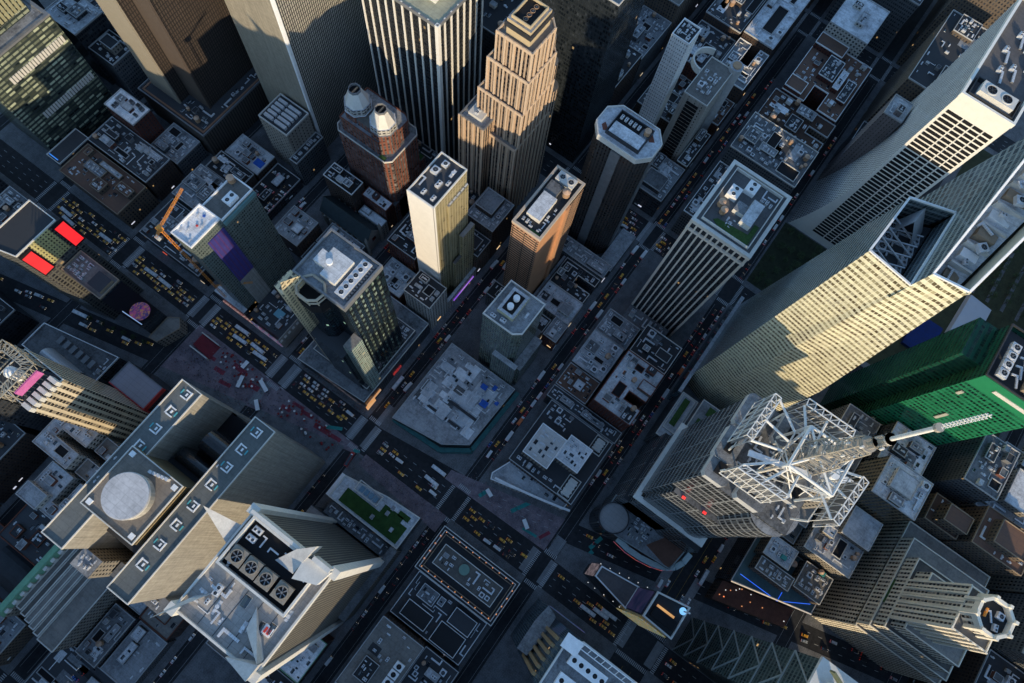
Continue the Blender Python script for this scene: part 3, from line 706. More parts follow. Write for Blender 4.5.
B.part('roof_garden', MB().prism([(227,-12),(229,-8),(231,-10),(233,-30),(226,-32)],H,H+.5), M['green']); B.part('roof_garden', MB().prism(rect(227,241,-32.5,-29.5),H,H+.55), M['green'])
B.part('penthouse', MB().prism(rect(235,252,-28,-21),H,H+5,0,1), [M['light'],M['r_light']]); B.part('penthouse', MB().prism(rect(240,247,-20.9,-14),H,H+3.5,0,1), [M['light'],M['r_grey']]); B.clutter(254,265,-33,-22,H,5,2,['ac_unit','duct']); B.clutter(227,237,-20,-13,H,3,4,['vent_cap'])
B.part('podium', MB().prism(rect(208,221,-34,2),0,22,0,1), [M['f_white'],M['r_grey']]); B.clutter(209,220,-33,1,22,8,4)

# 9 --- dark octagonal tower
f_oct = facade('dark_stone', (.06,.052,.048), (.008,.009,.011), 2.3, 3.8, .5, .5, lit=.01, span=(.03,.03,.032))
B = Bld('octagonal_tower', 'dark stone tower with cut corners and pale octagonal roof', 260, 65, 'skyscraper')
H = 150; p = [(247,52),(254,45.5),(265,45.5),(272.5,52),(272.5,79),(266,86),(254,86),(247,80)]
B.part('wall', MB().prism(p,0,H,0,-1), f_oct)
for k,q in enumerate(((247,66,-1,0),(272.5,66,1,0))): B.part('facade_stripe', MB().box(min(q[0],q[0]+q[2]*1.2),max(q[0],q[0]+q[2]*1.2),62,69,0,H-6), M['grey'])
B.part('facade_stripe', MB().box(257,262,44.3,45.4,0,H-6), M['grey'])
B.part('roof', MB().prism(offset(p,1.2),H-4,H,0,0), M['r_light']); B.part('parapet', MB().pring(offset(p,1.3),.7,H-4,H+1.2), M['light'])
B.part('roof', MB().prism([(264,49),(268,53),(266,56),(262,52)],H,H+.15), M['brick']); B.part('roof', MB().prism([(253,77),(257,82),(254,83),(251,80)],H,H+.15), M['brick'])
B.part('machinery_well', MB().ring(250,269,53,78,.6,H,H+3.4), M['dark']); B.part('penthouse', MB().box(251,260,54,76.5,H,H+3), M['r_light']); B.part('penthouse', MB().box(261,268,60,77,H,H+2.2), M['black'])
for i in range(5): put('ac_unit',B.root,264.5,62+i*3.2,H+2.2,0,.9)
put('water_tank',B.root,264,55.8,H,0,1.0); B.part('podium', MB().prism(rect(238,277,31,44),0,12,0,1), [M['f_dark'],M['r_light']])

# 10 --- golden stepped tower
f_gt = facade('rose_granite', (.46,.33,.23), (.008,.009,.012), 2.7, 3.7, .52, .66, lit=.01, span=(.06,.05,.045), wallvar=.08)
f_gt2 = plain('rose_stone', (.54,.41,.30), .7, .1)
B = Bld('stepped_golden_tower', 'tall rose granite tower stepping back in curved tiers to a gold-lit crown', 230, 135, 'skyscraper')
for (a,b,c,d,z0,z1) in ((227.0, 277, 127.6, 168.6, 0, 106.7), (230.3, 270.2, 127.6, 162.2, 106.7, 143.4), (232.4, 265.9, 127.6, 157.8, 143.4, 173.7), (234.0, 261.6, 128.6, 153.5, 173.7, 197.5)):
    p = [(a,c),(b-5,c),(b,c+5),(b,d),(a,d)]
    B.part('wall', MB().prism(p,z0,z1,0,-1), f_gt); B.part('terrace', MB().prism(offset(p,-.1),z1-.4,z1,0,0), M['r_tan']); B.part('parapet', MB().pring(offset(p,.4),.8,z1-1,z1+1.4), f_gt2)
    n = int((b-a)/5.4)
    for i in range(n+1): B.part('pier', MB().box(a+i*(b-5-a)/n-.55,a+i*(b-5-a)/n+.55,c-.7,c-.01,z0,z1+1.6), f_gt2)
    n = int((d-c)/5.4)
    for i in range(n+1): B.part('pier', MB().box(a-.7,a-.01,c+i*(d-c)/n-.55,c+i*(d-c)/n+.55,z0,z1+1.6), f_gt2)
for (cx,cy,r,z0,z1) in ((270.2, 131.9, 5.9, 0, 130.4), (265.9, 133.0, 5.4, 0, 158.5), (261.1, 134.0, 4.5, 0, 184.5)):
    mb = MB().cyl(cx,cy,0,z1,r,18,0,1); B.part('rounded_bay', mb, [f_gt,M['r_tan']])
K_ = 1.081
def hz(z): return 525-K_*(525-z)
def hr(a,b,c,d): return a*K_,b*K_,c*K_,d*K_
goldst = plain('gold_stone', (.48,.38,.24), .6, .08)
B.part('crown', MB().prism(rect(*hr(219,238,123,138)),hz(222),hz(233),0,1), [goldst, M['r_grey']]); B.part('crown', MB().ring(*hr(218,239,122,139),.8,hz(228),hz(231)), M['dark']); B.part('machinery_well', MB().box(*hr(221,236,125,136),hz(233),hz(233)+.3), M['black'])
B.part('crown', MB().ring(*hr(220.4,236.6,124.4,136.6),.6,hz(233),hz(235)), goldst); mb=MB()
for i in range(4): fan_top(mb,(224+i*3.2)*K_,130*K_,hz(233)+.3,1.5,0,1,2)
B.part('cooling_tower', mb, [M['wood'],M['black'],M['grey']])
B.vol(rect(*hr(203,223,138,157)), 0, hz(150), f_gt, 'r_grey', 1.4, 1.0, 'grey'); B.part('penthouse', MB().box(*hr(207,218,143,153),hz(150),hz(152.5)), M['light'])
for i in range(6):
    B.part('pier', MB().box(202.3*K_,202.99*K_,(138+i*3.7)*K_,(139+i*3.7)*K_,0,hz(151)), f_gt2)
for i in range(4): put('ac_unit',B.root,(209+i*2.6)*K_,148*K_,hz(152.5),PI/2,.8)

# 11 --- black tower with white vertical lines
B = Bld('white_striped_tower', 'black glass tower with white vertical piers and pale yellow roof', 255, 222, 'skyscraper')
H = 174; p = rect(231,277,195,257)
B.part('wall', MB().prism(p,0,H,0,-1), facade('black_glass', (.02,.022,.026), (.008,.01,.014), 1.6, 3.7, .9, .62, glass2=(.03,.035,.04), lit=.01)); allribs(B,p,(7,9),0,H+1,1.1,.8,plain('pier_white', (.72,.69,.64), .5, .06))
B.part('corner_pier', MB().box(229.6,232.2,193.6,196.2,0,H+1), plain('pier_white', (.72,.69,.64), .5, .06)); B.part('roof', MB().prism(offset(p,-.1),H-.4,H,0,0), roofmat('pale_yellow_roof', (.40,.39,.28), .3)); B.part('parapet', MB().pring(offset(p,.9),1.0,H-2,H+.8), M['grey'])
B.part('penthouse', MB().prism(rect(243,268,206,250),H,H+7,0,1), [M['light'],M['r_light']]); B.part('penthouse', MB().prism(rect(252,262,200,205),H,H+2,0,1), [M['rust'],M['r_brown']])

# 12 --- pale striped slab, brown slab
B = Bld('pale_pinstripe_tower', 'huge pale stone slab with fine vertical pinstripes and blank narrow side', 235, 312, 'skyscraper')
pale = plain('pale_limestone', (.27,.24,.19), .65, .08)
B.part('wall', MB().prism(rect(185,277,287,339),0,200,0,0), stripes('pinstripe', (.46,.43,.37), (.02,.02,.022), 1.7, .48, 'u', .6, (3.8,.14)))
B.part('blank_wall', MB().box(183.4,184.95,286,340,0,201), stripes('pale_panels', (.30,.27,.215), (.21,.19,.155), 3.8, .05, 'v', .6, (5.4,.03))); B.part('corner_pier', MB().box(183.2,185.6,285.2,286.95,0,201), M['white']); B.part('corner_pier', MB().box(276,278,285.2,286.95,0,201), M['white'])
B = Bld('brown_ribbed_tower', 'huge dark brown office slab with dense vertical ribs on low brown podium', 197, 385, 'skyscraper')
brn = plain('brown_granite', (.085,.066,.055), .7, .1)
B.part('wall', MB().prism(rect(147,247,364,414),33,205,0,0), stripes('brown_ribs', (.075,.056,.045), (.018,.015,.014), 1.9, .45, 'u', .6, (3.8,.2)))
B.part('blank_wall', MB().box(145.4,146.95,363,392,33,206), brn); B.part('side_slab', MB().prism(rect(136,145.3,385,414),33,205,0,0), stripes('brown_ribs', (.075,.056,.045), (.018,.015,.014), 1.9, .45, 'u', .6, (3.8,.2)))
B.part('blank_wall', MB().box(134.4,135.9,384.4,415,33,206), pale)
B.part('podium', MB().prism(rect(124,277,350,419),0,33,0,1), [stripes('podium_brown', (.085,.07,.06), (.02,.018,.017), 2.4, .4, 'u', .7), M['r_dark']])
B.part('terrace', MB().ring(126,275,352,417,1.4,33,33.6), plain('terracotta', (.25,.13,.08), .8, .2)); B.part('parapet', MB().ring(123.8,277.2,349.8,419.2,.8,32.6,34.6), M['grey'])
B.clutter(128,144,354,383,33,16,12); B.clutter(150,270,353,361,33,14,13)

# 13 --- banded glass tower, top left
f_suncell = facade('sunlit_cell_glass', (.03,.042,.04), (.012,.02,.02), 5.2, 3.7, .88, .50, glass2=(.55,.60,.42), spec=.4, lit=.0, rough=.1)  # pale glass tint: sunlit cells painted into the colour
B = Bld('banded_glass_tower', 'green-grey glass tower with two bands of pale louvres, top left corner', 78, 470, 'skyscraper')
H = 111; p = rect(45,110,440,498); B.vol(p, 0, H, f_suncell, 'r_grey', 1.2, 2.4, 'grey')
B.part('upper_tower', MB().prism(rect(49,104,452,498),H,178,0,1), [f_suncell,M['r_grey']])
for (z,h) in ((88,6),(48,6)):
    mb = MB()
    for i in range(20): mb.box(60+i*2.4,61.7+i*2.4,439.3,439.95,z,z+h)
    B.part('louvre_band', mb, M['light'])
mb = MB()
for i in range(18): mb.box(50+i*3,52+i*3,451.3,451.95,H+6,H+60)
B.part('louvre_band', mb, plain('mullion_gold', (.32,.30,.18), .3, .2))
B.vol(rect(40,70,424,438), 0, 24, 'f_dark', roofmat('slate', (.13,.125,.13), .3), 1, .5, 'light')
B.part('light_strip', MB().box(41.5,42.3,428,437,24.1,24.5), screen('blue_strip', (.05,.25,1), (.05,.3,1), .8)); B.clutter(60,110,425,439,0,1,1)

# 14 --- curved white tower (right, top)
B = Bld('flared_white_tower', 'white tower with sweeping flared base, dark banded windows and two roof fans', 425, -100, 'skyscraper')
H = 192; XW, XE = 377, 470
def prof(z): t = max(0, 1-z/112); return 17*t*t
ZS = [0,6,12,20,30,42,56,72,90,112,H]
wht = plain('travertine', (.80,.77,.70), .55, .07); wN = facade('flare_grid', (.62,.61,.59), (.03,.035,.04), 2.4, 3.8, .5, .55, lit=.0)
mb = MB()
for a, b in zip(ZS[:-1], ZS[1:]):
    pa, pb = prof(a), prof(b)
    mb.face([(XE,-83+pa,a),(XW,-83+pa,a),(XW,-83+pb,b),(XE,-83+pb,b)],1)
    mb.face([(XW,-118-pa*.65,a),(XE,-118-pa*.65,a),(XE,-118-pb*.65,b),(XW,-118-pb*.65,b)],1)
    mb.face([(XW,-83+pa,a),(XW,-118-pa*.65,a),(XW,-118-pb*.65,b),(XW,-83+pb,b)],0); mb.face([(XE,-118-pa*.65,a),(XE,-83+pa,a),(XE,-83+pb,b),(XE,-118-pb*.65,b)],0)
B.part('wall', mb, [wht, wN]); 
mb = MB()
z = 10
while z < H-12:
    for (a, b) in ((-116,-110.2),(-109.2,-103.2),(-102.2,-96.2),(-95.2,-85)): 
        mb.box(XW-.25,XW-.02,a,b,z,z+2.5)
    z += 3.9
B.part('window_band', mb, M['black'])
B.part('roof', MB().prism(rect(XW,XE,-118,-83),H-.4,H+.02,0,0), roofmat('grace_roof', (.17,.16,.16), .4)); B.part('parapet', MB().ring(XW-.3,XE+.3,-118.3,-82.7,1.6,H-.4,H+3), wht)
mb = MB(); mb.box(382,391,-112,-90,H,H+6)
for y in (-106,-96): fan_top(mb,386.5,y,H+6,3.6,0,1,2)
B.part('cooling_tower', mb, [M['light'],M['black'],M['dark']]); B.part('machinery_well', MB().ring(379.5,394,-115,-86,.6,H,H+3.4), M['dark'])
for (x,y) in ((404,-98),(410,-104),(420,-95),(428,-106),(415,-112),(436,-98)): put('duct',B.root,x,y,H,.2,1.2); put('ac_unit',B.root,x+5,y+3,H,0,1.3)
for i in range(5): B.part('roof_vent', MB().box(440+i*5,443.5+i*5,-112,-104,H,H+4), M['tan'])

# 15 --- faceted crystal tower, right
f_cr = facade('crystal_sunlit_face', (.80,.75,.55), (.09,.065,.035), 1.7, 4.4, .86, .46, glass2=(.44,.40,.25), spec=.4, lit=.0, rough=.16, wallrough=.3, wallvar=.06)  # sunlit west and south faces: low sun's gold painted into the colour
f_crn = facade('crystal_shaded_face', (.26,.31,.32), (.05,.07,.08), 1.5, 4.1, .86, .62, glass2=(.14,.17,.18), spec=.5, lit=.0, rough=.15, wallrough=.35)  # shaded north and east faces: shade painted as a darker, greyer copy
B = Bld('crystal_tower', 'faceted glass tower with sunlit cream west face and open mechanical roof', 228, -98, 'skyscraper')
H1 = 280
def tri(mb, pts, mi, out):
    a, b, d = Vector(pts[0]), Vector(pts[1]), Vector(pts[2]); n = (b-a).cross(d-a)
    mb.face(pts if n.dot(Vector(out)) > 0 else pts[::-1], mi)
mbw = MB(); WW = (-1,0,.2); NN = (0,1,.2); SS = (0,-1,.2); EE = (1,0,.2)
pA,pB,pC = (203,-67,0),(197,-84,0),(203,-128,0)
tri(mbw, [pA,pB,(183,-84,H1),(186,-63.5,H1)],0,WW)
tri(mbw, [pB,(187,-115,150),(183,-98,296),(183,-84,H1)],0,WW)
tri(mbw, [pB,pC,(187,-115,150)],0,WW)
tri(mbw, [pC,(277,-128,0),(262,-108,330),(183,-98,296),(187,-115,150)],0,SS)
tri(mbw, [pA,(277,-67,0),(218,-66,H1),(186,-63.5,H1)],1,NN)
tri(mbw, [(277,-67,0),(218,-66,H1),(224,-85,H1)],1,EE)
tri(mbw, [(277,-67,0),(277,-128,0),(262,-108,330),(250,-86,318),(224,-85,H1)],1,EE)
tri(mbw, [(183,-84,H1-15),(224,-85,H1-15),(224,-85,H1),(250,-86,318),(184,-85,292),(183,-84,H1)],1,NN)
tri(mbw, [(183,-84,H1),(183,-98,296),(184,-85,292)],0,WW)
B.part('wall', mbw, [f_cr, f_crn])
B.part('roof', MB().prism([(184.5,-83.6),(224,-84.6),(217,-67),(187,-65)],H1-16,H1-15,0,0), M['r_dark'])
rim = [(186,-63.5),(218,-66),(224,-85),(183,-84)]
mb = MB()
for i in range(4):
    a, b = rim[i], rim[(i+1)%4]; mb.bar((*a,H1+.3),(*b,H1+.3),.8,0)
B.part('roof_screen', mb, M['white'])
for i in range(5):
    put('cooling_fan',B.root,190+i*5.6,-70,H1-15,.2,.9); put('duct',B.root,191+i*5.5,-76,H1-15,PI/2+.2,.7); put('ac_unit',B.root,189+i*6,-81,H1-15,.3,1.4)
for k in range(4):
    mb = MB(); mb.bar((192+k*6,-82,H1-12),(196+k*6,-67,H1-9),.6,0); mb.bar((196+k*6,-82,H1-10),(192+k*6,-68,H1-12),.5,0); B.part('steel_brace', mb, M['galv'])
mb = MB(); tri(mb, [(208,-82,H1-15),(220,-82,H1-15),(219,-74,H1-1),(210,-73,H1-1)],0,(0,-1,.3)); tri(mb, [(210,-73,H1-1),(219,-74,H1-1),(217,-70,H1-15),(209,-70,H1-15)],0,(0,1,.3)); B.part('roof_fin', mb, M['galv'])
mb = MB(); mb.bar((183,-98,296),(184,-85,292),.9,0); mb.bar((184,-85,292),(250,-86,318),.8,0); mb.bar((183,-98,296),(262,-108,330),.9,0); B.part('shard_rim', mb, M['white'])
mb = MB(); mb.face([(185,-97,284),(255,-106,314),(248,-88,308),(186,-87,282)],0)
for i in range(7):
    x = 190+i*8.5; z = 284+i*3.4; mb.box(x,x+4,-96-i*.8,-90,z,z+3+i%3,1 if i%2 else 2); mb.box(x+5,x+6,-98-i*.9,-89,z+1,z+6,3)
B.part('penthouse', mb, [M['r_light'],M['white'],M['tan'],M['light']])
for i in range(8): put(('duct','ac_unit','cooling_fan')[i%3],B.root,191+i*6.5,-92-(i%3)*1.5,287+i*3,.4*i,.8)
B.part('shard_panel', MB().bar((184.5,-98.6,290),(258,-107.6,322),.5,0,12), plain('creamy_panel', (.62,.57,.42), .4, .08))
B.part('podium', MB().prism(rect(182,277,-66.8,-64),0,30,0,1), [M['f_glass'],M['r_light']])

# 16 --- green glass tower
f_grw = facade('green_sunlit_side', (.018,.19,.09), (.004,.010,.007), 1.9, 4.0, .82, .52, glass2=(.02,.15,.07), wallvar=.3, lit=.0, rough=.15, wallrough=.35)  # sunlit west and south sides: sunlight painted as a brighter green
f_grn = facade('green_shaded_side', (.010,.07,.045), (.006,.014,.012), 1.8, 4.0, .86, .5, glass2=(.02,.07,.05), lit=.0, rough=.12, wallrough=.3)  # shaded north and east sides: shade painted as a darker green
B = Bld('green_glass_tower', 'bright emerald green glass tower behind the lattice mast', 258, -198, 'skyscraper')
H = 175; x0,x1,y0,y1 = 240,277,-221,-178
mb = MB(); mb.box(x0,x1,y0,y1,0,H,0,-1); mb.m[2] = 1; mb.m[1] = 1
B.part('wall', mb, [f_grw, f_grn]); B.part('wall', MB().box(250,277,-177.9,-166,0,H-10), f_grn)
B.part('band', MB().box(239.4,239.98,-221,-178,H-14,H), plain('emerald_panel', (.02,.20,.09), .4, .1)); B.part('sign_panel', MB().box(239.0,239.38,-215,-190,H-9,H-6), M['light'])
for (y,z,l) in ((-184,150,5),(-197,120,12),(-184,60,14),(-192,58,8),(-199,52,9),(-206,40,10),(-200,30,9),(-186,28,9)):
    B.part('light_panel', MB().box(239.2,239.9,y-1,y+1,z-l,z), plain('pale_panel2', (.42,.42,.36), .6, .1))
B.part('roof', MB().prism(rect(x0+.1,x1-.1,y0+.1,y1-.1),H-6,H-5,0,0), M['r_dark']); B.part('parapet', MB().ring(x0-.1,x1+.1,y0-.1,y1+.1,.8,H-.1,H+1.2), M['dark'])
for i in range(4): put('cooling_fan',B.root,246+i*6,-185,H-.5,0,1.1); put('duct',B.root,247+i*6,-194,H-.5,.3,1); put('ac_unit',B.root,246+i*6,-202,H-.5,0,1.5)
B.part('penthouse', MB().box(244,262,-212,-198,H-.5,H+5), M['tan'])

# 17 --- lattice crowned tower with mast
f_4w = facade('conde_wall', (.17,.18,.19), (.010,.012,.014), 1.6, 7.8, .9, .74, glass2=(.05,.052,.055), lit=.0, rough=.2, pier_n=8, pier_w=.5)
B = Bld('lattice_crown_tower', 'tower crowned with white steel lattice, square sign frames and long antenna mast', 113, -97, 'skyscraper')
H = 208; p = rect(89,137,-117,-71)
B.part('wall', MB().prism(p,0,H,0,-1), f_4w); B.part('roof', MB().prism(offset(p,-.1),H-.4,H,0,0), M['r_grey'])
B.part('wall', MB().prism(rect(86,88.9,-104,-74),0,H-46,0,1), [f_4w,M['r_grey']]); 
mb = MB(); n = 24
B.part('rounded_bay', MB().cyl(97,-108,0,H-2,12,28,0,1), [f_4w,M['r_grey']])
B.part('ledge', MB().ring(83.5,141,-119,-68.5,3.5,96,98), M['light']); B.part('wall', MB().prism(rect(86,140,-128.6,-69),0,62,0,1), [f_4w,M['r_dark']])
for (x,y,w_,d_,h_) in ((96,-76,7,6,5),(108,-74,9,5,6),(127,-76,9,7,5),(97,-94,8,7,6),(130,-96,8,8,5),(120,-109,9,6,6),(108,-110,6,5,5)):
    mb=MB(); mb.prism([(x-w_+1.5,y-d_),(x+w_-1.5,y-d_),(x+w_,y-d_+1.5),(x+w_,y+d_-1.5),(x+w_-1.5,y+d_),(x-w_+1.5,y+d_),(x-w_,y+d_-1.5),(x-w_,y-d_+1.5)],H,H+h_,0,1); mb.box(x-w_*.5,x+w_*.3,y-d_*.3,y+d_*.4,H+h_,H+h_+1.6,2)
    B.part('penthouse', mb, [M['conc'],M['r_grey'],M['black']])
B.clutter(91,136,-115,-72,H,30,33,['ac_unit','duct','vent_cap'])
wl = plain('lattice_white', (.74,.72,.68), .5, .25, 1.5)
cx, cy, Z = 114, -98, 246
mb = MB()
sq = [(cx-17,cy+1),(cx-1,cy+17),(cx+17,cy-1),(cx+1,cy-17)]   # diamond cross-frame
sq = [(104,-90),(124,-90),(124,-111),(104,-111)]
for i in range(4):
    a, b = sq[i], sq[(i+1)%4]
    mb.tube((*a,Z),(*b,Z),0.72,8); mb.tube((*a,Z-14),(*b,Z-14),0.43,8); mb.tube((*a,H),(*a,Z),0.65,8); mb.tube((*a,Z),((a[0]+b[0])/2,(a[1]+b[1])/2,Z-14),0.36,6); mb.tube((*b,Z),((a[0]+b[0])/2,(a[1]+b[1])/2,Z-14),0.36,6)
    mb.tube((*a,Z),(cx,cy,Z+2),0.50,8); m_=((a[0]+b[0])/2,(a[1]+b[1])/2); mb.tube((*m_,Z),(cx,cy,Z-10),0.32,6)
    mb.tube((*a,Z-2),(*b,H+2),0.29,6); mb.tube((*b,Z-2),(*a,H+2),0.29,6)
B.part('roof_lattice', mb, wl)
FR = [((91,-96),(91,-74)),((105,-70),(128,-71)),((135,-84),(135,-107)),((119,-122),(96,-120))]
for k,(a,b) in enumerate(FR):
    mb = MB(); zt, zb = 244, 222; n=6
    ax, ay = Vector(a), Vector(b); inw = Vector((cx,cy))-(ax+ay)/2; inw.normalize()
    for (o_) in (0,3.2):
        A, Bq = ax+inw*o_, ay+inw*o_
        for z in (zt, zb, (zt+zb)/2): mb.bar((A.x,A.y,z),(Bq.x,Bq.y,z),.42)
        for i in range(n+1):
            q = A+(Bq-A)*i/n; mb.bar((q.x,q.y,zb),(q.x,q.y,zt),.24)
            if i < n: q2 = A+(Bq-A)*(i+1)/n; mb.bar((q.x,q.y,zb),(q2.x,q2.y,zt),.25)
    for i in range(n+1):
        q = ax+(ay-ax)*i/n; q3 = q+inw*3.2; mb.bar((q.x,q.y,zt),(q3.x,q3.y,zt),.35)
        if i < n: q4 = ax+(ay-ax)*(i+1)/n; mb.bar((q3.x,q3.y,zt),(q4.x,q4.y,zt),.2)
    for e in (ax+inw*3, ay+inw*3, (ax+ay)/2+inw*3):
        mb.tube((e.x,e.y,zt-2),(cx+(e.x-cx)*.45,cy+(e.y-cy)*.45,Z-6),.6,8); mb.tube((e.x,e.y,zb),(e.x+inw.x*2,e.y+inw.y*2,H),.5,6)
    F = B.part('sign_frame', mb, wl)
    q = ax+inw*1.2; q2 = ay+inw*1.2
    B.part('sign_panel', MB().bar((q.x,q.y,(zt+zb)/2),(q2.x,q2.y,(zt+zb)/2),.5,0,19), M['grey'], parent=F)
# walkway beam across the lattice
B.part('gantry', MB().bar((101,-76,Z-8),(109,-103,Z-8),2.6,0,1.0), M['white'])
# mast
mb = MB(); n = 9
def latmast(x,y,r0,r1,z0,z1,n,w1,w2,mi=0):
    for i in range(n):
        za, zb = z0+(z1-z0)*i/n, z0+(z1-z0)*(i+1)/n; ra = r0+(r1-r0)*i/n; rb = r0+(r1-r0)*(i+1)/n
        A = [(x+sx*ra,y+sy*ra,za) for sx,sy in ((-1,-1),(1,-1),(1,1),(-1,1))]; Bq = [(x+sx*rb,y+sy*rb,zb) for sx,sy in ((-1,-1),(1,-1),(1,1),(-1,1))]
        for j in range(4):
            mb.bar(A[j],Bq[j],w1,mi); mb.bar(A[j],Bq[(j+1)%4],w2,mi); mb.bar(Bq[j],Bq[(j+1)%4],w2,mi)
latmast(cx,cy,5.6,4.2,H+4,262,9,.5,.3,1); latmast(cx,cy,3.0,2.4,262,284,6,.4,.3,1)
mb.cyl(cx,cy,214,268,1.8,10,1)
for z in (238,246,255,263,272,280): mb.cyl(cx,cy,z,z+.8,3.9 if z<262 else 2.8,14,1)
mb.cyl(cx,cy,284,285.0,3.0,18,1); mb.cyl(cx,cy,284,297,1.2,14,1)
for k in range(26):
    a_=k*2.4; z_=218+k*3.0; rr_=4.6 if z_<262 else 2.9; mb.tube((cx,cy,z_),(cx+rr_*math.cos(a_),cy+rr_*math.sin(a_),z_+.6),.16,5,1); mb.cyl(cx+rr_*math.cos(a_),cy+rr_*math.sin(a_),z_-.6,z_+1.6,.5,8,0 if k%3 else 2); mb.cyl(cx,cy,291,291.8,2.8,18,1); mb.cyl(cx,cy,297,298,2.2,18,0)
for i in range(10): mb.box(cx-2.6,cx+2.6,cy-.3,cy+.3,286+i*1.1,286.5+i*1.1,1); mb.box(cx-.3,cx+.3,cy-2.6,cy+2.6,286+i*1.1,286.5+i*1.1,1)
mb.cyl(cx,cy,298.5,322,.8,14,0); mb.cyl(cx,cy,322,323.4,1.5,12,1); mb.cyl(cx,cy,324,345,.2,8,0)
for i in range(13): mb.bar((cx-1,cy,325+i*1.5),(cx+1,cy,325+i*1.5),.25,0); mb.bar((cx,cy-1,325.7+i*1.5),(cx,cy+1,325.7+i*1.5),.25,0)
B.part('antenna_mast', mb, [wl, plain('mast_galv', (.40,.36,.30), .5, .25), M['dark']])
for (x,y) in ((86.6,-80),(86.6,-93)): B.part('warning_light', MB().box(x-.8,x+.5,y-.9,y+.9,162.1,163), screen('led_redlamp', (1,.03,.03), (1,.06,.04), 1.5))
B.part('orange_band', MB().bar((90,-117.6,203),(112,-117.9,203),.6,0,1.4), M['orange'])
# attached lower block with round tanks
B = Bld('tank_roof_block', 'square block with two white round tanks beside the lattice tower', 152, -118)
B.vol(rect(119,132,-134,-118.2) if False else rect(118,132,-133,-118.2), 0, 203, 'f_lime', 'r_light', 1.2, .6, 'light')
for yy in (-129.5,-123.5): B.part('round_tank', MB().cyl(128.6,yy,203,206,2.4,20), M['white'])
B.clutter(119,126,-132,-119,203,6,2,['duct','ac_unit'])
B = Bld('oblong_drum_block', 'dark block with pill-shaped sunken roof behind the lattice tower', 166, -108)
p = [(142,-128),(152,-128),(154,-125),(154,-111),(152,-108.5),(142,-108.5),(140.5,-111),(140.5,-125)]
B.vol(p, 0, 186, 'f_dark', 'r_dark', 2.6, .8, 'light'); B.part('hatch', MB().box(146,148,-120,-118,186,187), M['white'])

# 18 --- low curved corner building
cw = plain('curved_stone', (.27,.30,.30), .6, .15)
B = Bld('drum_corner_building', 'low grey building with round drum corner and curved lit cornice', 85, -95)
p = [(70,-126),(90,-129),(90,-68),(66.5,-68),(66.5,-84)]; H = 34
B.vol(p, 0, H, M['f_grey'], 'r_grey', 1.2, .7, cw); B.part('corner_drum', MB().cyl(75,-75,0,38,10.5,40,0,1), [M['f_dark'],roofmat('drumroof', (.30,.29,.29), .2)]); B.part('drum_rim', MB().pring([(75+10.8*math.cos(a*PI/18),-75+10.8*math.sin(a*PI/18)) for a in range(36)],.7,37.4,39.2), M['dark'])
arc = [(66+2*math.cos(t),-90-0*t) for t in ()]
arc = [(66.0,-86),(64.6,-96),(65.0,-106),(66.8,-116),(69.8,-124),(74,-129.5),(80,-132.5),(88,-133.5)]
mb = MB()
for a, b in zip(arc[:-1], arc[1:]): mb.bar((*a,30),(*b,30),4.0,0,1.6)
B.part('cornice', mb, plain('cornice_teal', (.42,.50,.50), .5, .15))
mb = MB()
for a, b in zip(arc[:-1], arc[1:]): mb.bar((a[0]-2.3,a[1],24),(b[0]-2.3,b[1]-.8,24),.3,0,.5)
B.part('light_strip', mb, screen('led_rose', (.3,.1,.25), (.7,.15,.1), .5, .2))
mb = MB(); mb.prism([(70,-124),(78,-128),(86,-128),(86,-112),(74,-104)],H,H+.3,0); B.part('terrace', mb, plain('terrace_red', (.14,.07,.05), .8, .3)); B.clutter(70,88,-103,-86,H,14,5,['vent_cap','skylight','ac_unit'])
B = Bld('terraced_block', 'long low grey block with two green planting strips behind the crystal tower foot', 160, -80)
B.vol(rect(143,181,-80,-66.8), 0, 36, 'f_grey', 'r_light', 1.2, .6, 'light'); B.vol(rect(155,181,-128,-80.2), 0, 48, 'f_grey', 'r_light', 1.2, .6, 'light')
B.part('planting_bed', MB().box(155,178,-75,-70.5,36,36.8), M['green']); B.part('planting_bed', MB().box(172,179,-92,-87,48,48.7), M['green']); B.part('planting_bed', MB().box(158,167,-88,-84,48,48.7), M['green'])
B.part('coping', MB().ring(150,180,-78.5,-68,.6,36,37.4), M['light']); B.clutter(156,180,-126,-94,48,14,3)

# 19 --- limestone tower with octagonal crown, bottom right
f_iv = facade('ivory_brick', (.80,.74,.62), (.010,.012,.016), 2.9, 3.5, .50, .60, lit=.01, span=(.36,.32,.26), wallvar=.1)
ivp = plain('ivory_stone', (.80,.74,.62), .7, .12)
B = Bld('ivory_crowned_tower', 'cream brick setback tower with octagonal stone crown, bottom right', 140, -262, 'skyscraper')
for (a,b,c,d,z1) in ((110,192,-300,-238,58),(112,178,-294,-238,72),(114,164,-286,-240,84),(117,156,-280,-243,98)):
    z0 = 0 if z1 == 58 else z1-16; B.vol(rect(a,b,c,d), z0, z1, f_iv, 'r_tan', 1.1, .6, ivp)
B.vol(rect(121,148,-262,-240.5), 84, 140, f_iv, 'r_tan', 1.2, .8, ivp)
for i in range(6):
    B.part('pier', MB().box(121+i*5.2,122.2+i*5.2,-240.4,-239.7,86,142), ivp); B.part('pier', MB().box(120.2,120.99,-262+i*4.2,-260.8+i*4.2,86,142), ivp)
oc = [(136+10.5*math.cos(PI/8+k*PI/4), -250.5+10.5*math.sin(PI/8+k*PI/4)) for k in range(8)]
B.part('crown', MB().prism(oc,140,151,0,-1), f_iv); B.part('crown', MB().pring(offset(oc,.6),1.8,149,153.5), ivp); B.part('roof', MB().prism(offset(oc,-.3),149,149.4,0,0), M['r_dark'])
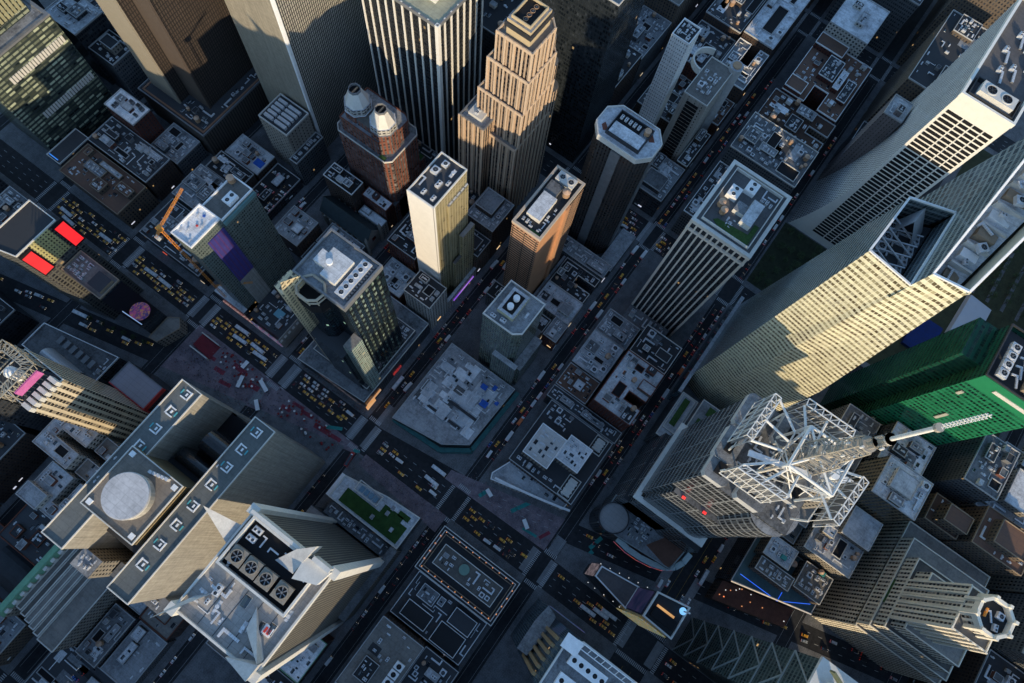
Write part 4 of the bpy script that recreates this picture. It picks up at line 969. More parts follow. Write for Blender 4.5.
for (x,y) in oc: B.part('finial', MB().box(x-.9,x+.9,y-.9,y+.9,140,155), ivp)
put('duct',B.root,136,-250,149.4,.5,.8); put('ac_unit',B.root,132,-254,149.4,.2,1.2); put('cooling_fan',B.root,139,-254,149.4,0,.8); B.part('orange_hose', MB().box(134,139,-247.5,-246.5,149.4,150.6), M['orange'])
B.part('planting_bed', MB().box(113,120,-260,-241,58.05,59), M['green']); B.part('planting_bed', MB().box(130,147,-240,-238.6,72.05,73), M['green'])
# ------------------------------------------------------------------ ordinary buildings
def fb(name, label, x0, x1, y0, y1, h, wall='f_brick', roof='r_grey', n=8, seed=0, par=1.0, parm='conc', kinds=None, bulk=None, notch=None, cat='building', base=0, avoid=()):
    """one ordinary building; bulk = list of (x0,x1,y0,y1,extra height) fractions of the plot standing on it; notch = light court"""
    B = Bld(name, label, (x0+x1)/2, (y0+y1)/2, cat)
    p = rect(x0,x1,y0,y1)
    av = list(avoid)
    if notch:      # (side, a, b, depth) in fractions
        side, a, b, d = notch; W = x1-x0; D = y1-y0
        if side == 'S': p = [(x0,y0),(x0+a*W,y0),(x0+a*W,y0+d*D),(x0+b*W,y0+d*D),(x0+b*W,y0),(x1,y0),(x1,y1),(x0,y1)]; av.append((x0+a*W,x0+b*W,y0,y0+d*D))
        if side == 'N': p = [(x0,y0),(x1,y0),(x1,y1),(x0+b*W,y1),(x0+b*W,y1-d*D),(x0+a*W,y1-d*D),(x0+a*W,y1),(x0,y1)]; av.append((x0+a*W,x0+b*W,y1-d*D,y1))
        if side == 'E': p = [(x0,y0),(x1,y0),(x1,y0+a*D),(x1-d*W,y0+a*D),(x1-d*W,y0+b*D),(x1,y0+b*D),(x1,y1),(x0,y1)]; av.append((x1-d*W,x1,y0+a*D,y0+b*D))
        if side == 'W': p = [(x0,y0),(x1,y0),(x1,y1),(x0,y1),(x0,y0+b*D),(x0+d*W,y0+b*D),(x0+d*W,y0+a*D),(x0,y0+a*D)]; av.append((x0,x0+d*W,y0+a*D,y0+b*D))
    B.vol(p, base, h, wall, roof, par, .45, parm)
    for q in (bulk or []):
        a, b, c, d, e = q[:5]; r = rect(x0+a*(x1-x0), x0+b*(x1-x0), y0+c*(y1-y0), y0+d*(y1-y0)); av.append((r[0][0]-.5,r[1][0]+.5,r[0][1]-.5,r[2][1]+.5))
        B.vol(r, h-.35, h+e, q[5] if len(q) > 5 else wall, roof, .8, .4, parm)
    rb = random.Random(int(x0*5+y0*11))
    rf = M[roof] if isinstance(roof, str) else roof
    def fits(r): return all(r[0] > q[1]+.4 or r[1] < q[0]-.4 or r[2] > q[3]+.4 or r[3] < q[2]-.4 for q in av)
    area = (x1-x0)*(y1-y0)
    for t in range(int(2+area/260)):
        w_, d_ = rb.uniform(4, max(5,(x1-x0)*.4)), rb.uniform(4, max(5,(y1-y0)*.35))
        if w_ > x1-x0-2.5 or d_ > y1-y0-2.5: continue
        a, c = rb.uniform(x0+1, x1-1-w_), rb.uniform(y0+1, y1-1-d_); r = (a, a+w_, c, c+d_)
        if not fits(r): continue
        u = rb.random()
        if u < .55 and h < 130:
            e = rb.uniform(1.5, 5.5); av.append(r); B.vol(r, h-.35, h+e, wall, rb.choice([rf, M['r_light'], M['r_dark'], M['r_grey']]), .6, .35, parm)
            B.clutter(a+.5, a+w_-.5, c+.5, c+d_-.5, h+e, int(2+w_*d_/40), t+3, ['ac_unit','vent_cap','vent_cap','skylight'])
        elif u < .72:
            av.append(r); B.part('well_shade_sheet', MB().box(r[0]+.4,r[1]-.4,r[2]+.4,r[3]-.4,h,h+.05), M['black']); B.part('parapet', MB().ring(*r,.4,h-.05,h+.9), M[parm] if isinstance(parm, str) else parm)  # flat black sheet inside the ring stands in for a deep well's shade
        else:
            B.part('roof_patch', MB().box(*r, h, h+.04), M[rb.choice(['r_light','r_dark','r_grey','r_white'])])
    B.clutter(x0+.8, x1-.8, y0+.8, y1-.8, h, n, seed or int(x0*7+y0*13) & 1023, kinds, av)
    if (x1-x0)*(y1-y0) > 240: B.clutter(x0+.8, x1-.8, y0+.8, y1-.8, h, int((x1-x0)*(y1-y0)/45), (seed or int(x0*7+y0*13) & 1023)+5, ['vent_cap','vent_cap','skylight','ac_unit'], av+[]) if False else None
    rs = random.Random(int(x0*3+y1*5))
    if y0 < 420 and x0 > -245 and h > 10:
        for (fx, a, b) in ((0, x0, x1), (1, y0, y1)):
            for t in range(rs.choice([0,1,1,2])):
                L_ = min(rs.uniform(1.5,4.5), (b-a)*.6); q = rs.uniform(a+.5, b-L_-.5); z = rs.uniform(3,7); hh_ = rs.uniform(.7,1.5)
                if fx == 0: yy = y0-.35 if (y0+y1)/2 > 0 else y1+.05; mb = MB().box(q,q+L_,yy,yy+.3,z,z+hh_,bottom=True)
                else: xx = x0-.35 if (x0+x1)/2 > 0 else x1+.05; mb = MB().box(xx,xx+.3,q,q+L_,z,z+hh_,bottom=True)
                B.part('shop_sign', mb, SIGNS[rs.randrange(len(SIGNS))])
    return B
SIGNS = [screen('sg_a',(1,.5,.18),(.9,.7,.4),1.0,.5), screen('sg_b',(.9,.9,1),(.6,.7,1),.8,.5), screen('sg_c',(1,.12,.08),(.8,.2,.1),.8,.5), screen('sg_d',(.2,.4,1),(.5,.2,.9),.8,.5), screen('sg_e',(.9,.8,.6),(.7,.5,.3),.7,.5), M['grey'], M['white']]
AC = ['ac_unit']*5+['vent_cap']*3+['duct','cooling_fan']; OLD = ['vent_cap']*4+['skylight']*3+['ac_unit']*2+['penthouse_brick','penthouse_pale']; TK = OLD+['water_tank']*2

# block of the low white patchwork roof
B = Bld('construction_rooftop', 'low patchwork white roof with blue tarps behind a teal hoarding', 78, 64)
p = [(46,54),(58,37),(112,35),(112,95),(40,95)]
B.vol(p, 0, 16, 'f_dark', roofmat('patch_white', (.78,.80,.84), .6), .8, .4, 'conc')
rr = random.Random(5)
for i in range(34):
    w_, d_ = rr.uniform(4,14), rr.uniform(4,11); x = rr.uniform(60,110-w_); y = rr.uniform(38,93-d_); z = 16+i*.05
    B.part('roof_panel', MB().box(x,x+w_,y,y+d_,16,z+.12), [plain('membrane_white', (.72,.74,.77), .8, .3), plain('membrane_pale', (.50,.52,.55), .8, .35), M['r_grey']][rr.choice([0,0,1,1,2])])
for (x,y,w_,d_) in ((86,44,5,6),(97,52,4,5),(101,46,4,3),(93,38,3,3)): B.part('blue_tarp', MB().box(x,x+w_,y,y+d_,18,18.7), M['blue'])
B.clutter(58,111,38,94,18,34,8,['skylight','vent_cap','ac_unit','duct','vent_cap','pipe_run']); B.part('roof_panel', MB().box(62,64,50,80,16,17.4), M['dark']); B.part('roof_panel', MB().box(74,76,44,70,18,19), M['dark'])
q = [(41,52),(56,32),(115,30.5),(115,35),(58,36.5),(46,53.5),(40,95),(36,97)]
hd = MB()
for a,b in (((40.5,96),(43,54)),((43,54),(57,34.4)),((57,34.4),(114,32.6))): hd.bar((*a,4),(*b,4),3.4,0,.4); hd.bar((a[0]-1.5,a[1]-1.5,2),(b[0]-1.5,b[1]-1.5,2),.25,0,3.4)
tag(hd.build('hoarding', plain('hoarding_teal', (.045,.15,.15), .8, .35)), 'long teal sidewalk shed wrapping the low white patchwork roof', 'hoarding')
fb('office_building','dark mid-rise between the sea green tower and the orange brick tower',157.5,170,44,97,26,'f_grey','r_dark',10)
fb('brick_building','low red building on the corner in front of the orange brick tower',158,176,31,43,24,'f_brick','r_grey',5)
fb('townhouse','pale low roof below the orange brick tower, left of the pair',177,198,32,65,20,'f_white','r_light',14,kinds=AC,bulk=[(.2,.6,.1,.4,4)])
fb('townhouse','dark low roof with black courts below the orange brick tower, right of the pair',199,224,33,65,18,'f_dark','r_dark',12,notch=('S',.4,.7,.5),parm='light')
fb('office_building','low grey building squeezed between orange brick tower and octagonal tower',225,238,32,97,22,'f_grey','r_grey',18)
# between 43rd and 44th
B = Bld('curved_canopy_building', 'low white building with long curved canopy edge by the wide plaza', 68, -22)
cv = [(61,-45),(70,-46),(73,-30),(72,4),(52,12),(47.5,10),(52,-8),(58,-28)]
B.vol(cv[:], 0, 14, 'f_white', 'r_light', 1.2, .8, 'white'); mb = MB()
for k in range(9):
    a = (50+k*1.45+.12*k*(8-k)*-.35, 8-k*6.4); b = (50+(k+1)*1.45+.12*(k+1)*(7-k)*-.35, 8-(k+1)*6.4); mb.bar((*a,16),(*b,16),1.6,0,2.5)
B.part('canopy', mb, M['white']); B.clutter(60,71,-40,2,14,6,3,['vent_cap','skylight'])
B = Bld('white_roof_pair', 'dark stone building with two bright white square roofs, by the wide plaza', 94, -16)
B.vol(rect(66,120,-47,8), 0, 26, 'f_brown', 'r_dark', 1, .5, 'conc'); B.clutter(67,73,-45,6,26,6,1); B.clutter(105,119,-14,6,26,8,2)
B.vol(rect(74,99,-18,3), 26, 40, 'f_lime', roofmat('bright_white', (.66,.64,.62), .3, dirt=(.2,.15,.10)), 1.2, .6, 'white'); B.vol(rect(84.5,104.5,-37,-18.2), 26, 39, 'f_lime', 'r_white', 1.2, .6, 'white')
B.clutter(75,98,-17,2,40,7,4,['vent_cap','skylight']); B.clutter(86,103,-36,-19,39,9,5,['vent_cap','skylight','ac_unit'])
for (a,b) in ((66.5,83.5),(106,119)):
    mb = MB(); mb.ring(a,b,-44,-34,.5,26,28); mb.box(a+2,b-2,-42,-36,26,29.5,0)
    for k in range(4): mb.box(a+2+k*(b-a-4)/4,a+3+k*(b-a-4)/4,-42.5,-35.5,29.5,30.3,0)
    B.part('penthouse', mb, M['light'])
fb('parking_building','flat dark roof with silver ducts beside the two bright white roofs',121,131,-48,13,25,'f_dark','r_dark',16,kinds=AC)
fb('brick_building','red brick building with dark roof opposite the ribbed tower',132,152,-14,13,26,'f_brick','r_brown',12,kinds=TK)
fb('office_building','block crowded with teal and silver roof machines, next to red brick one',153,184,-14,13,28,'f_grey','r_light',34,kinds=['ac_unit']*6+['cooling_fan']*3+['duct','water_tank'])
fb('courtyard_building','silver-roofed building round two red-walled light courts',132,178,-47.5,-16,50,'f_brick','r_light',16,kinds=TK,notch=('S',.30,.45,.45),bulk=[(.55,.72,.0,.35,4,'f_tan')],parm='rust')
fb('office_building','dark square roof with framed skylight between courtyard roofs and ribbed tower',182,207,-48,-17,40,'f_dark','r_dark',8,bulk=[(.3,.6,.1,.45,2)],parm='light')
fb('loft_building','grey loft beside the ribbed tower podium',186,207,-15,13,24,'f_grey','r_grey',14,kinds=AC)
# between 45th and 46th
fb('corner_building','cream corner building with dark flat roof below the narrow tower',115,135,117,141,50,'f_white','r_dark',6,kinds=['vent_cap','penthouse_pale'],parm='light')
fb('brick_building','silver roofs with round vents left of the narrow tower',114,137,147,172,25,'f_brick','r_light',22,kinds=['cooling_fan','ac_unit','vent_cap'])
fb('brick_building','deep red brick building hugging the narrow tower',139,170,150,176,48,'f_brick','r_dark',14,notch=('E',.3,.6,.3))
fb('loft_building','grey stepped building right of the narrow tower',173,190,117,135,38,'f_tan','r_dark',8,bulk=[(.1,.7,.2,.8,5)])
fb('hotel','dark stone building with terraces behind the orange brick tower',191,219,117,142,52,'f_brown','r_grey',12,kinds=AC,bulk=[(.3,.9,.3,.9,6)],cat='building')
fb('loft_building','brown loft between narrow tower and rose granite tower',173,221,144,176,30,'f_brown','r_dark',20,kinds=TK)
# between 46th and 47th
fb('brick_building','white-roofed brown brick building left of the church',98,123,233,257,30,'f_brown','r_white',9,kinds=OLD,bulk=[(.3,.6,.2,.5,3)])
fb('townhouse','dark low roofs below the white-roofed brick building',96,112,197,231,16,'f_dark','r_dark',12)
fb('townhouse','grey low roofs in front of the church doors',113,133,197,230,18,'f_grey','r_grey',14)
B = Bld('church', 'stone church with steep dark roof and gothic gable front', 143, 220, 'church')
B.part('wall', MB().prism(rect(135,151,198,244),0,19,0,-1), plain('church_stone', (.30,.28,.25), .85, .25))
mb = MB(); mb.face([(134.6,197,18.6),(134.6,245,18.6),(143,245,30),(143,197,30)][::-1],0); mb.face([(151.4,197,18.6),(151.4,245,18.6),(143,245,30),(143,197,30)],0); B.part('roof', mb, plain('slate_green', (.035,.05,.055), .55, .3))
mb = MB(); mb.face([(134.6,196.8,18),(151.4,196.8,18),(143,196.8,31)],0); mb.face([(134.6,245.2,18),(151.4,245.2,18),(143,245.2,31)][::-1],0); B.part('gable', mb, plain('church_stone', (.30,.28,.25), .85, .25))
for i in range(8):
    for x in (133.6,151.4): B.part('buttress', MB().box(x,x+1.2,200+i*5.6,201.2+i*5.6,0,17), plain('church_stone', (.30,.28,.25), .85, .25))
for (x,y) in ((135,196.5),(151,196.5)): B.part('spire', MB().cyl(x,y,0,24,1.5,8,0).cyl(x,y,24,31,1.5,8,0,None,.1), plain('church_stone', (.30,.28,.25), .85, .25))
B.part('rose_window', MB().cyl(143,196.6,0,0,.1,3) if False else MB().box(141,145,196.5,196.7,14,19), M['glass'])
fb('brick_building','tall old brick building with white parapets behind the church',152.5,166,222,250,44,'f_brown','r_dark',9,kinds=OLD,parm='white')
fb('townhouse','low white flat roof right of the church',152.5,160,197,220,19,'f_white','r_white',3)
fb('brick_building','bright red brick building with silver roof right of the church',161,170,197,221,34,'f_brick','r_white',6,kinds=OLD,parm='rust')
f_tw = facade('twin_brick', (.21,.075,.05), (.018,.02,.024), 2.7, 3.4, .56, .60, glass2=(.25,.25,.26), lit=0, span=(.13,.10,.095))
B = Bld('twin_crown_tower', 'red brick tower with two white conical octagonal crowns', 186, 220, 'skyscraper')
B.vol([(172,200),(176,196),(204,196),(208,200),(208,242),(204,246),(176,246),(172,242)], 0, 88, f_tw, 'r_grey', 1.1, .5, 'light')
B.vol([(175,206),(181,201),(202,201),(205,206),(205,240),(175,240)], 84, 103, f_tw, 'r_grey', 1.1, .5, 'brick')
for (cx_,cy_) in ((186,209),(187,232)):
    o8 = lambda r: [(cx_+r*math.cos(PI/8+k*PI/4), cy_+r*math.sin(PI/8+k*PI/4)) for k in range(8)]
    Cw = B.part('crown', MB().prism(o8(10.2),88,110,0,1), [f_tw,M['r_light']]); B.part('crown_band', MB().prism(o8(9.4),110,116,0,1), [facade('crown_win', (.45,.44,.42), (.03,.03,.035), 3, 3, .6, .5, lit=0),M['r_light']])
    B.part('crown_cone', MB().prism(o8(8.6),116,127,0,-1,o8(4.2)), plain('cone_white', (.62,.60,.56), .5, .12)); B.part('crown_rim', MB().pring(o8(4.4),.5,126.5,128.5), M['grey']); B.part('machinery_well', MB().prism(o8(4.0),125.6,126,0,0), M['black']); B.part('roof_vent', MB().box(cx_-3,cx_+3,cy_-.5,cy_+.5,126,127), M['wood'])
B.part('penthouse', MB().prism(rect(178,192,215,226),103,109,0,1), [f_tw,M['r_tan']]); B.part('round_vent', MB().cyl(181,204,103,105,2.2,16), M['white'])
for (a,b,c,d,z) in ((173,176,201,206,88),(204,207.5,206,214,88),(204,207.5,228,238,88)): B.part('planting_bed', MB().box(a,b,c,d,z,z+.7), M['green'])
B.part('podium', MB().prism(rect(170.5,213,196,199),0,30,0,1), [f_tw,M['r_grey']]); B.part('planting_bed', MB().box(208.5,213,200,206,44,44.8), M['green']); B.part('setback', MB().prism(rect(208.1,213.4,199.2,230),0,44,0,1), [f_tw,M['r_grey']])
fb('loft_building','dark filler building between the twin-crowned tower and white-striped black tower',214,229,197,257,28,'f_grey','r_dark',18)
# between 47th and 48th
B = Bld('vent_slat_tower', 'beige mid-rise with slatted roof machinery before the pinstripe slab', 168, 300)
B.vol(rect(156,181,285,313), 0, 58, facade('beige_wall', (.33,.30,.26), (.03,.03,.03), 3.2, 3.8, .3, .5, lit=0), 'r_dark', 1.4, .7, 'light')
mb = MB()
for i in range(5): mb.box(159+i*4,161.5+i*4,289,300,58,60.5); mb.box(159+i*4,161.5+i*4,302,310,58,60.5)
B.part('cooling_tower', mb, M['galv']); B.vol(rect(150,181,277,284.5), 0, 34, 'f_grey', 'r_dark', 1, .5, 'conc'); B.clutter(151,180,278,284,34,6,4,AC)
fb('parking_roof','flat dark roof used for parked white cars between grey rooftops',108,148,278,302,12,'f_dark','r_dark',4,kinds=['vent_cap','skylight'])
fb('townhouse','white roof with blue tarp below the brown podium',128,149,304,338,18,'f_brown','r_white',8,avoid=[(134,140,306,314)]).part('blue_tarp', MB().box(134,140,306,314,18,18.6), M['blue'])
fb('theatre','low dark theatre with long grey roof machinery beside the avenue',36,72,278,338,22,'f_dark','r_dark',26,cat='theatre')
fb('loft_building','grey loft with pipes on the roof, left of the parked roof',74,106,278,338,28,'f_grey','r_grey',34)
fb('townhouse','narrow dark roofs left of the white roof with blue tarp',108,126,304,338,22,'f_brown','r_dark',12)
# between 48th and 49th
fb('theatre','long brown-roofed building with pale gutter along the avenue',36,66,358,419,26,'f_tan','r_brown',10,kinds=['vent_cap','skylight'],parm='tan',cat='theatre')
fb('loft_building','grey roof with pipes between brown-roofed building and red brick block',68,94,358,419,30,'f_brown','r_dark',26)
fb('brick_building','red brick block with white patched roof left of the brown podium',95,113,388,418,46,'f_brick','r_white',6,kinds=['penthouse_dark','vent_cap'],bulk=[(.35,.6,.3,.6,3)])
fb('loft_building','low ductwork-covered roof at the foot of the brown podium',96,122,358,386,20,'f_grey','r_grey',22,kinds=AC)
# between 49th and 50th and beyond
fb('office_building','grey block with tan penthouse behind the brown podium',124,146,438,464,46,'f_grey','r_dark',8,kinds=AC,bulk=[(.35,.75,.2,.7,7,'f_lime')])
fb('office_building','slanted light roof at the very top of the picture',122,150,466,500,60,'f_dark','r_light',14,kinds=AC)
fb('loft_building','dark block behind the brown slab near top edge',150,210,438,500,40,'f_dark','r_dark',20)
fb('hotel','dark block above the banded glass tower, top left edge',60,130,520,580,70,'f_dark','r_dark',20)
fb('office_building','grey tower north of the pale slab beyond top edge',212,277,438,500,80,'f_dark','r_dark',10)
# west side
B = Bld('lattice_roof_hotel', 'gold-lit hotel tower with steel lattice crown and magenta roof sign', -70, 238, 'hotel')
H = 150; p = rect(-81,-59,222,250)
f_w = facade('hotel_strip', (.62,.53,.38), (.02,.018,.016), 3.6, 3.3, .50, .66, lit=.01, span=(.30,.25,.18)); B.vol(p, 0, H, f_w, 'r_dark', .6, .5, 'light')
for i in range(6): B.part('cornice_block', MB().box(-80.6+i*3.5,-78.4+i*3.5,220.6,226,H,H+5), M['light'])
B.part('roof_sign', MB().box(-77,-62,229,230,H+5,H+11), plain('magenta_panel', (.55,.14,.36), .5, .15)); mb = MB()
for z in (H+6,H+16):
    for (a,b) in (((-82,230),(-60,230)),((-60,230),(-60,252)),((-60,252),(-82,252)),((-82,252),(-82,230)),((-78,234),(-64,234)),((-64,234),(-64,248)),((-64,248),(-78,248)),((-78,248),(-78,234))):
        mb.bar((*a,z),(*b,z),.5)
for k in range(9):
    t = k/8
    for (a,b) in (((-82,230),(-60,230)),((-60,230),(-60,252)),((-60,252),(-82,252)),((-82,252),(-82,230))):
        x = a[0]+(b[0]-a[0])*t; y = a[1]+(b[1]-a[1])*t; xi = -71+(x+71)*.64; yi = 241+(y-241)*.64
        mb.bar((x,y,H),(x,y,H+16),.4); mb.bar((x,y,H+16),(xi,yi,H+16),.4); t2 = min(1,t+.125); x2 = a[0]+(b[0]-a[0])*t2; y2 = a[1]+(b[1]-a[1])*t2; mb.bar((x,y,H+16),(-71+(x2+71)*.64,241+(y2-241)*.64,H+16),.3); mb.bar((x,y,H+6),(x2,y2,H+16),.3)
B.part('roof_lattice', mb, plain('lattice_tan', (.36,.32,.25), .6, .3)); B.part('white_dome', MB().cyl(-71,241,H,H+9,3.2,18,0).cyl(-71,241,H+9,H+11,3.2,18,0,None,1.2), M['white'])
B = Bld('stepped_arcade_building', 'low grey building with row of roof hoods and curved glass vault, left side', -58, 300)
B.vol([(-78,277),(-44,277),(-57,337),(-78,337)], 0, 25, 'f_dark', 'r_grey', 1.2, .6, 'white'); 
for i in range(6): B.part('roof_hood', MB().box(-62,-56,286+i*6,289.5+i*6,25,27.2), M['grey'])
mb = MB()
for i in range(10):
    a,b = PI*i/10, PI*(i+1)/10; mb.face([(-72+5*math.cos(a),288,25+9*math.sin(a)),(-72+5*math.cos(a),318,25+9*math.sin(a)),(-72+5*math.cos(b),318,25+9*math.sin(b)),(-72+5*math.cos(b),288,25+9*math.sin(b))])
B.part('barrel_vault', mb, M['galv']); B.clutter(-66,-48,278,285,25,6,3)
B = Bld('red_sided_billboard_building', 'building with big blank pale roof and red signboard side by the plaza', -48, 240)
B.vol(rect(-58,-40,226,257), 0, 48, 'f_dark', roofmat('pinkish_roof', (.36,.33,.36), .15), .8, .4, 'grey'); B.part('signboard', MB().box(-58.7,-58.05,224,257,36,49), plain('sign_red', (.5,.03,.04), .5, .1)); B.part('signboard', MB().box(-58,-40,225.2,225.9,44,49), M['redp'])
B.vol([(-58,197),(-27,197),(-36,225),(-58,225)], 0, 34, 'f_dark', 'r_dark', 1, .5, 'grey'); B.clutter(-56,-38,199,224,34,14,6)
fb('brick_building','pale brick building with deep light courts and gridded windows, left of the drum hotel',-112,-84,228,257,66,'f_white','r_light',10,kinds=OLD,notch=('S',.4,.6,.7))
fb('loft_building','winged pale brick building with rows of windows beside the gold-lit hotel',-140,-114,200,240,62,'f_white','r_light',10,kinds=OLD,notch=('E',.4,.55,.7),bulk=[(.0,.4,.6,1,6)])
fb('brick_building','pale brick wings just behind the drum hotel',-112,-84,197,226,58,'f_white','r_tan',8,kinds=OLD,notch=('N',.4,.6,.5))
fb('brick_building','dark flat-roofed brick building with brown shed at left edge',-170,-142,205,240,48,'f_brown','r_dark',8,kinds=OLD,parm='rust')
fb('office_building','small beige tower standing behind the drum hotel corner',-136,-123,178,184,30,'f_lime','r_grey',2)
B = Bld('green_roof_hotel', 'stepped cream building with verdigris copper mansard at left edge', -170, 184)
B.vol(rect(-200,-140,163,176), 0, 46, 'f_lime', 'r_tan', 1, .5, 'light'); 
for k in range(5): B.vol(rect(-198+k*2,-142,176.1+k*4,180+k*4), 0, 48+k*2, 'f_lime', 'r_tan', .8, .5, 'light')
B.part('copper_roof', MB().prism(rect(-198,-142,196.2,202), 58, 64, 0, 0, rect(-196,-144,197.5,201)), M['copper']); B.part('wall', MB().prism(rect(-198,-142,196.2,202),0,58,0,-1), M['f_lime'])
for i in range(9): B.part('dormer', MB().box(-194+i*6,-191.4+i*6,195.2,197,58.5,62), M['light'])
B = Bld('barrel_roof_theatre', 'dark theatre with barrel vaulted roof, left edge', -185, 225, 'theatre')
B.vol(rect(-205,-172,208,256), 0, 26, 'f_brown', 'r_dark', 1, .5, 'rust'); mb = MB()
for i in range(10):
    a,b = PI*i/10, PI*(i+1)/10; mb.face([(-188+11*math.cos(a),212,26+7*math.sin(a)),(-188+11*math.cos(a),240,26+7*math.sin(a)),(-188+11*math.cos(b),240,26+7*math.sin(b)),(-188+11*math.cos(b),212,26+7*math.sin(b))])
for y in (212,240): mb.face([(-188+11*math.cos(PI*i/10),y,26+7*math.sin(PI*i/10)) for i in range(11)])
B.part('barrel_vault', mb, M['dark'])
fb('office_building','tall dark ribbed block at the extreme left edge',-112,-84,277,335,120,'f_dark','r_dark',14)
fb('brick_building','grey roofed row between the theatre vault and left border',-240,-207,196,257,24,'f_tan','r_grey',20,kinds=OLD)
fb('theatre','flat pale grey theatre roof with large blank slabs, bottom left',-202,-166,118,142,15,'f_grey','r_light',3,kinds=['vent_cap'],cat='theatre')
fb('theatre','brown roofed theatre with square black skylight, bottom left',-163,-136,118,142,22,'f_brown','r_tan',5,kinds=['skylight','vent_cap'],bulk=[(.25,.6,.3,.7,2)],parm='rust',cat='theatre')
fb('brick_building','patched white roof touching the foot of the drum hotel',-163,-136,144,174,18,'f_tan','r_white',12,kinds=OLD)
fb('garage_roof','low parking deck roof with rows of ventilators, bottom left corner',-240,-204,118,176,10,'f_dark','r_dark',10)
fb('office_building','grey block between parking deck and pale theatre roof',-202,-166,144,161,20,'f_grey','r_grey',8)
# between 44th and 45th, west
fb('brick_building','silver roof with mint green cornice below the finned tower',-132,-103,32,55,28,'f_brick','r_white',10,kinds=OLD,parm='copper')
fb('theatre','brown gravel roof with dark hatch left of the finned tower',-150,-112,58,97,20,'f_brown','r_tan',7,kinds=['skylight','vent_cap'],bulk=[(.4,.6,.4,.6,1.2)],cat='theatre')
fb('theatre','black roofed theatre with snaking white ducts behind the finned tower',-110,-94,57,97,22,'f_dark','r_dark',16,kinds=['duct','duct','ac_unit'],cat='theatre')
fb('office_building','small dark roof at the bottom edge beside the mint-edged silver roof',-180,-134,32,55,24,'f_dark','r_dark',12)
B = Bld('lawn_roof_building', 'low building with green lawn roof terrace beside the finned tower', -18, 60)
lp = [(-30,33),(-4,33),(-6,60),(-12,93),(-30,93)]
B.vol(lp, 0, 28, 'f_grey', 'r_light', 1.3, .9, 'light'); B.part('lawn', MB().prism([(-28,36),(-15,36),(-15,42),(-11,42),(-11,58),(-17.5,58),(-17.5,86),(-28,86)],28,28.7), plain('lawn_green', (.025,.065,.016), .95, .45)); B.part('lawn', MB().prism(rect(-12,-8,38,47),28,28.7), plain('lawn_green', (.025,.065,.016), .95, .45))
B.part('pergola', MB().ring(-16,-8,62,82,.6,28,31), M['light']); 
for i in range(4): B.part('solar_panel', MB().box(-14.6,-10.6,64+i*4,67+i*4,28,29), plain('pale_blue_panel', (.14,.24,.32), .3, .1))
for (x,y) in ((-23,60),(-15,53),(-22,44),(-10,52)): put('penthouse_pale',B.root,x,y,28,0,.6)
B.part('sail_canopy', MB().face([(-30,94,30),(-10,99,26),(-12,93,31)]) or 0 if False else MB().box(-30,-12,93.2,96,26,27), M['white'])
# between 43rd and 44th, west
B = Bld('ornate_lamp_building', 'ornate low building ringed with orange roof lamps, light court and round skylight', -15, -16)
B.vol(rect(-31,2,-48,16), 0, 34, 'f_lime', 'r_dark', 1.2, .5, 'light'); B.part('cornice', MB().ring(-29,0,-46,14,.5,34,36), M['light']); B.part('cornice', MB().ring(-27,-2,-44,12,.4,34,37.2), M['tan'])
B.vol(rect(-22,-7,-40,8), 33.6, 39, 'f_lime', 'r_tan', .9, .5, 'light'); B.part('round_skylight', MB().cyl(-13,-12,39,41,3.6,24,0), plain('mint_dome', (.14,.24,.20), .3, .1)); B.clutter(-21,-8,-38,-17,39,8,4); B.clutter(-21,-8,-6,7,39,5,5)
lampm = plain('lamp_glow', (1,.45,.16), .5, 0, emit=.8, ecol=(.9,.34,.12))
for i in range(11):
    for x in (-28,-.8): B.part('lamp', MB().box(x-.35,x+.35,-44+i*5.6,-43.4+i*5.6,34.2,35.2), lampm)
for x in (-23,-17,-11,-5): B.part('lamp', MB().box(x-.5,x+.5,13.4,14.4,34.2,35.5), lampm); B.part('lamp', MB().box(x-.5,x+.5,-46.6,-45.6,34.2,35.5), lampm)
fb('theatre','theatre with two long black roofs and thin white ledges behind the lamp-ringed building',-64,-32,-46,12,22,'f_brown','r_dark',14,bulk=[(.05,.5,.1,.45,3,'f_dark'),(.1,.45,.55,.9,4,'f_dark'),(.55,.9,.1,.4,5,'f_dark')],parm='white',kinds=['duct','ac_unit','pipe_run'],cat='theatre')
B = fb('office_building','brown flat roof with six white cooling boxes in a row, bottom edge',-114,-66,-20,13,42,'f_brown','r_tan',6,kinds=['ac_unit','vent_cap'],avoid=[(-108,-80,-19,-9)])
for i in range(5):
    mb = MB(); cx_ = -106+i*5.6; mb.box(cx_-2.4,cx_+2.4,-17,-11,42,44.6); fan_top(mb,cx_,-14,44.6,2,0,1,2); B.part('cooling_tower', mb, [M['white'],M['black'],M['dark']])
fb('loft_building','dark loft wedge at bottom edge next to the theatre ledges',-114,-66,-48,-21,30,'f_dark','r_dark',16)
fb('loft_building','grey block at bottom edge left of the white cooling boxes',-160,-116,-48,13,34,'f_tan','r_dark',20)
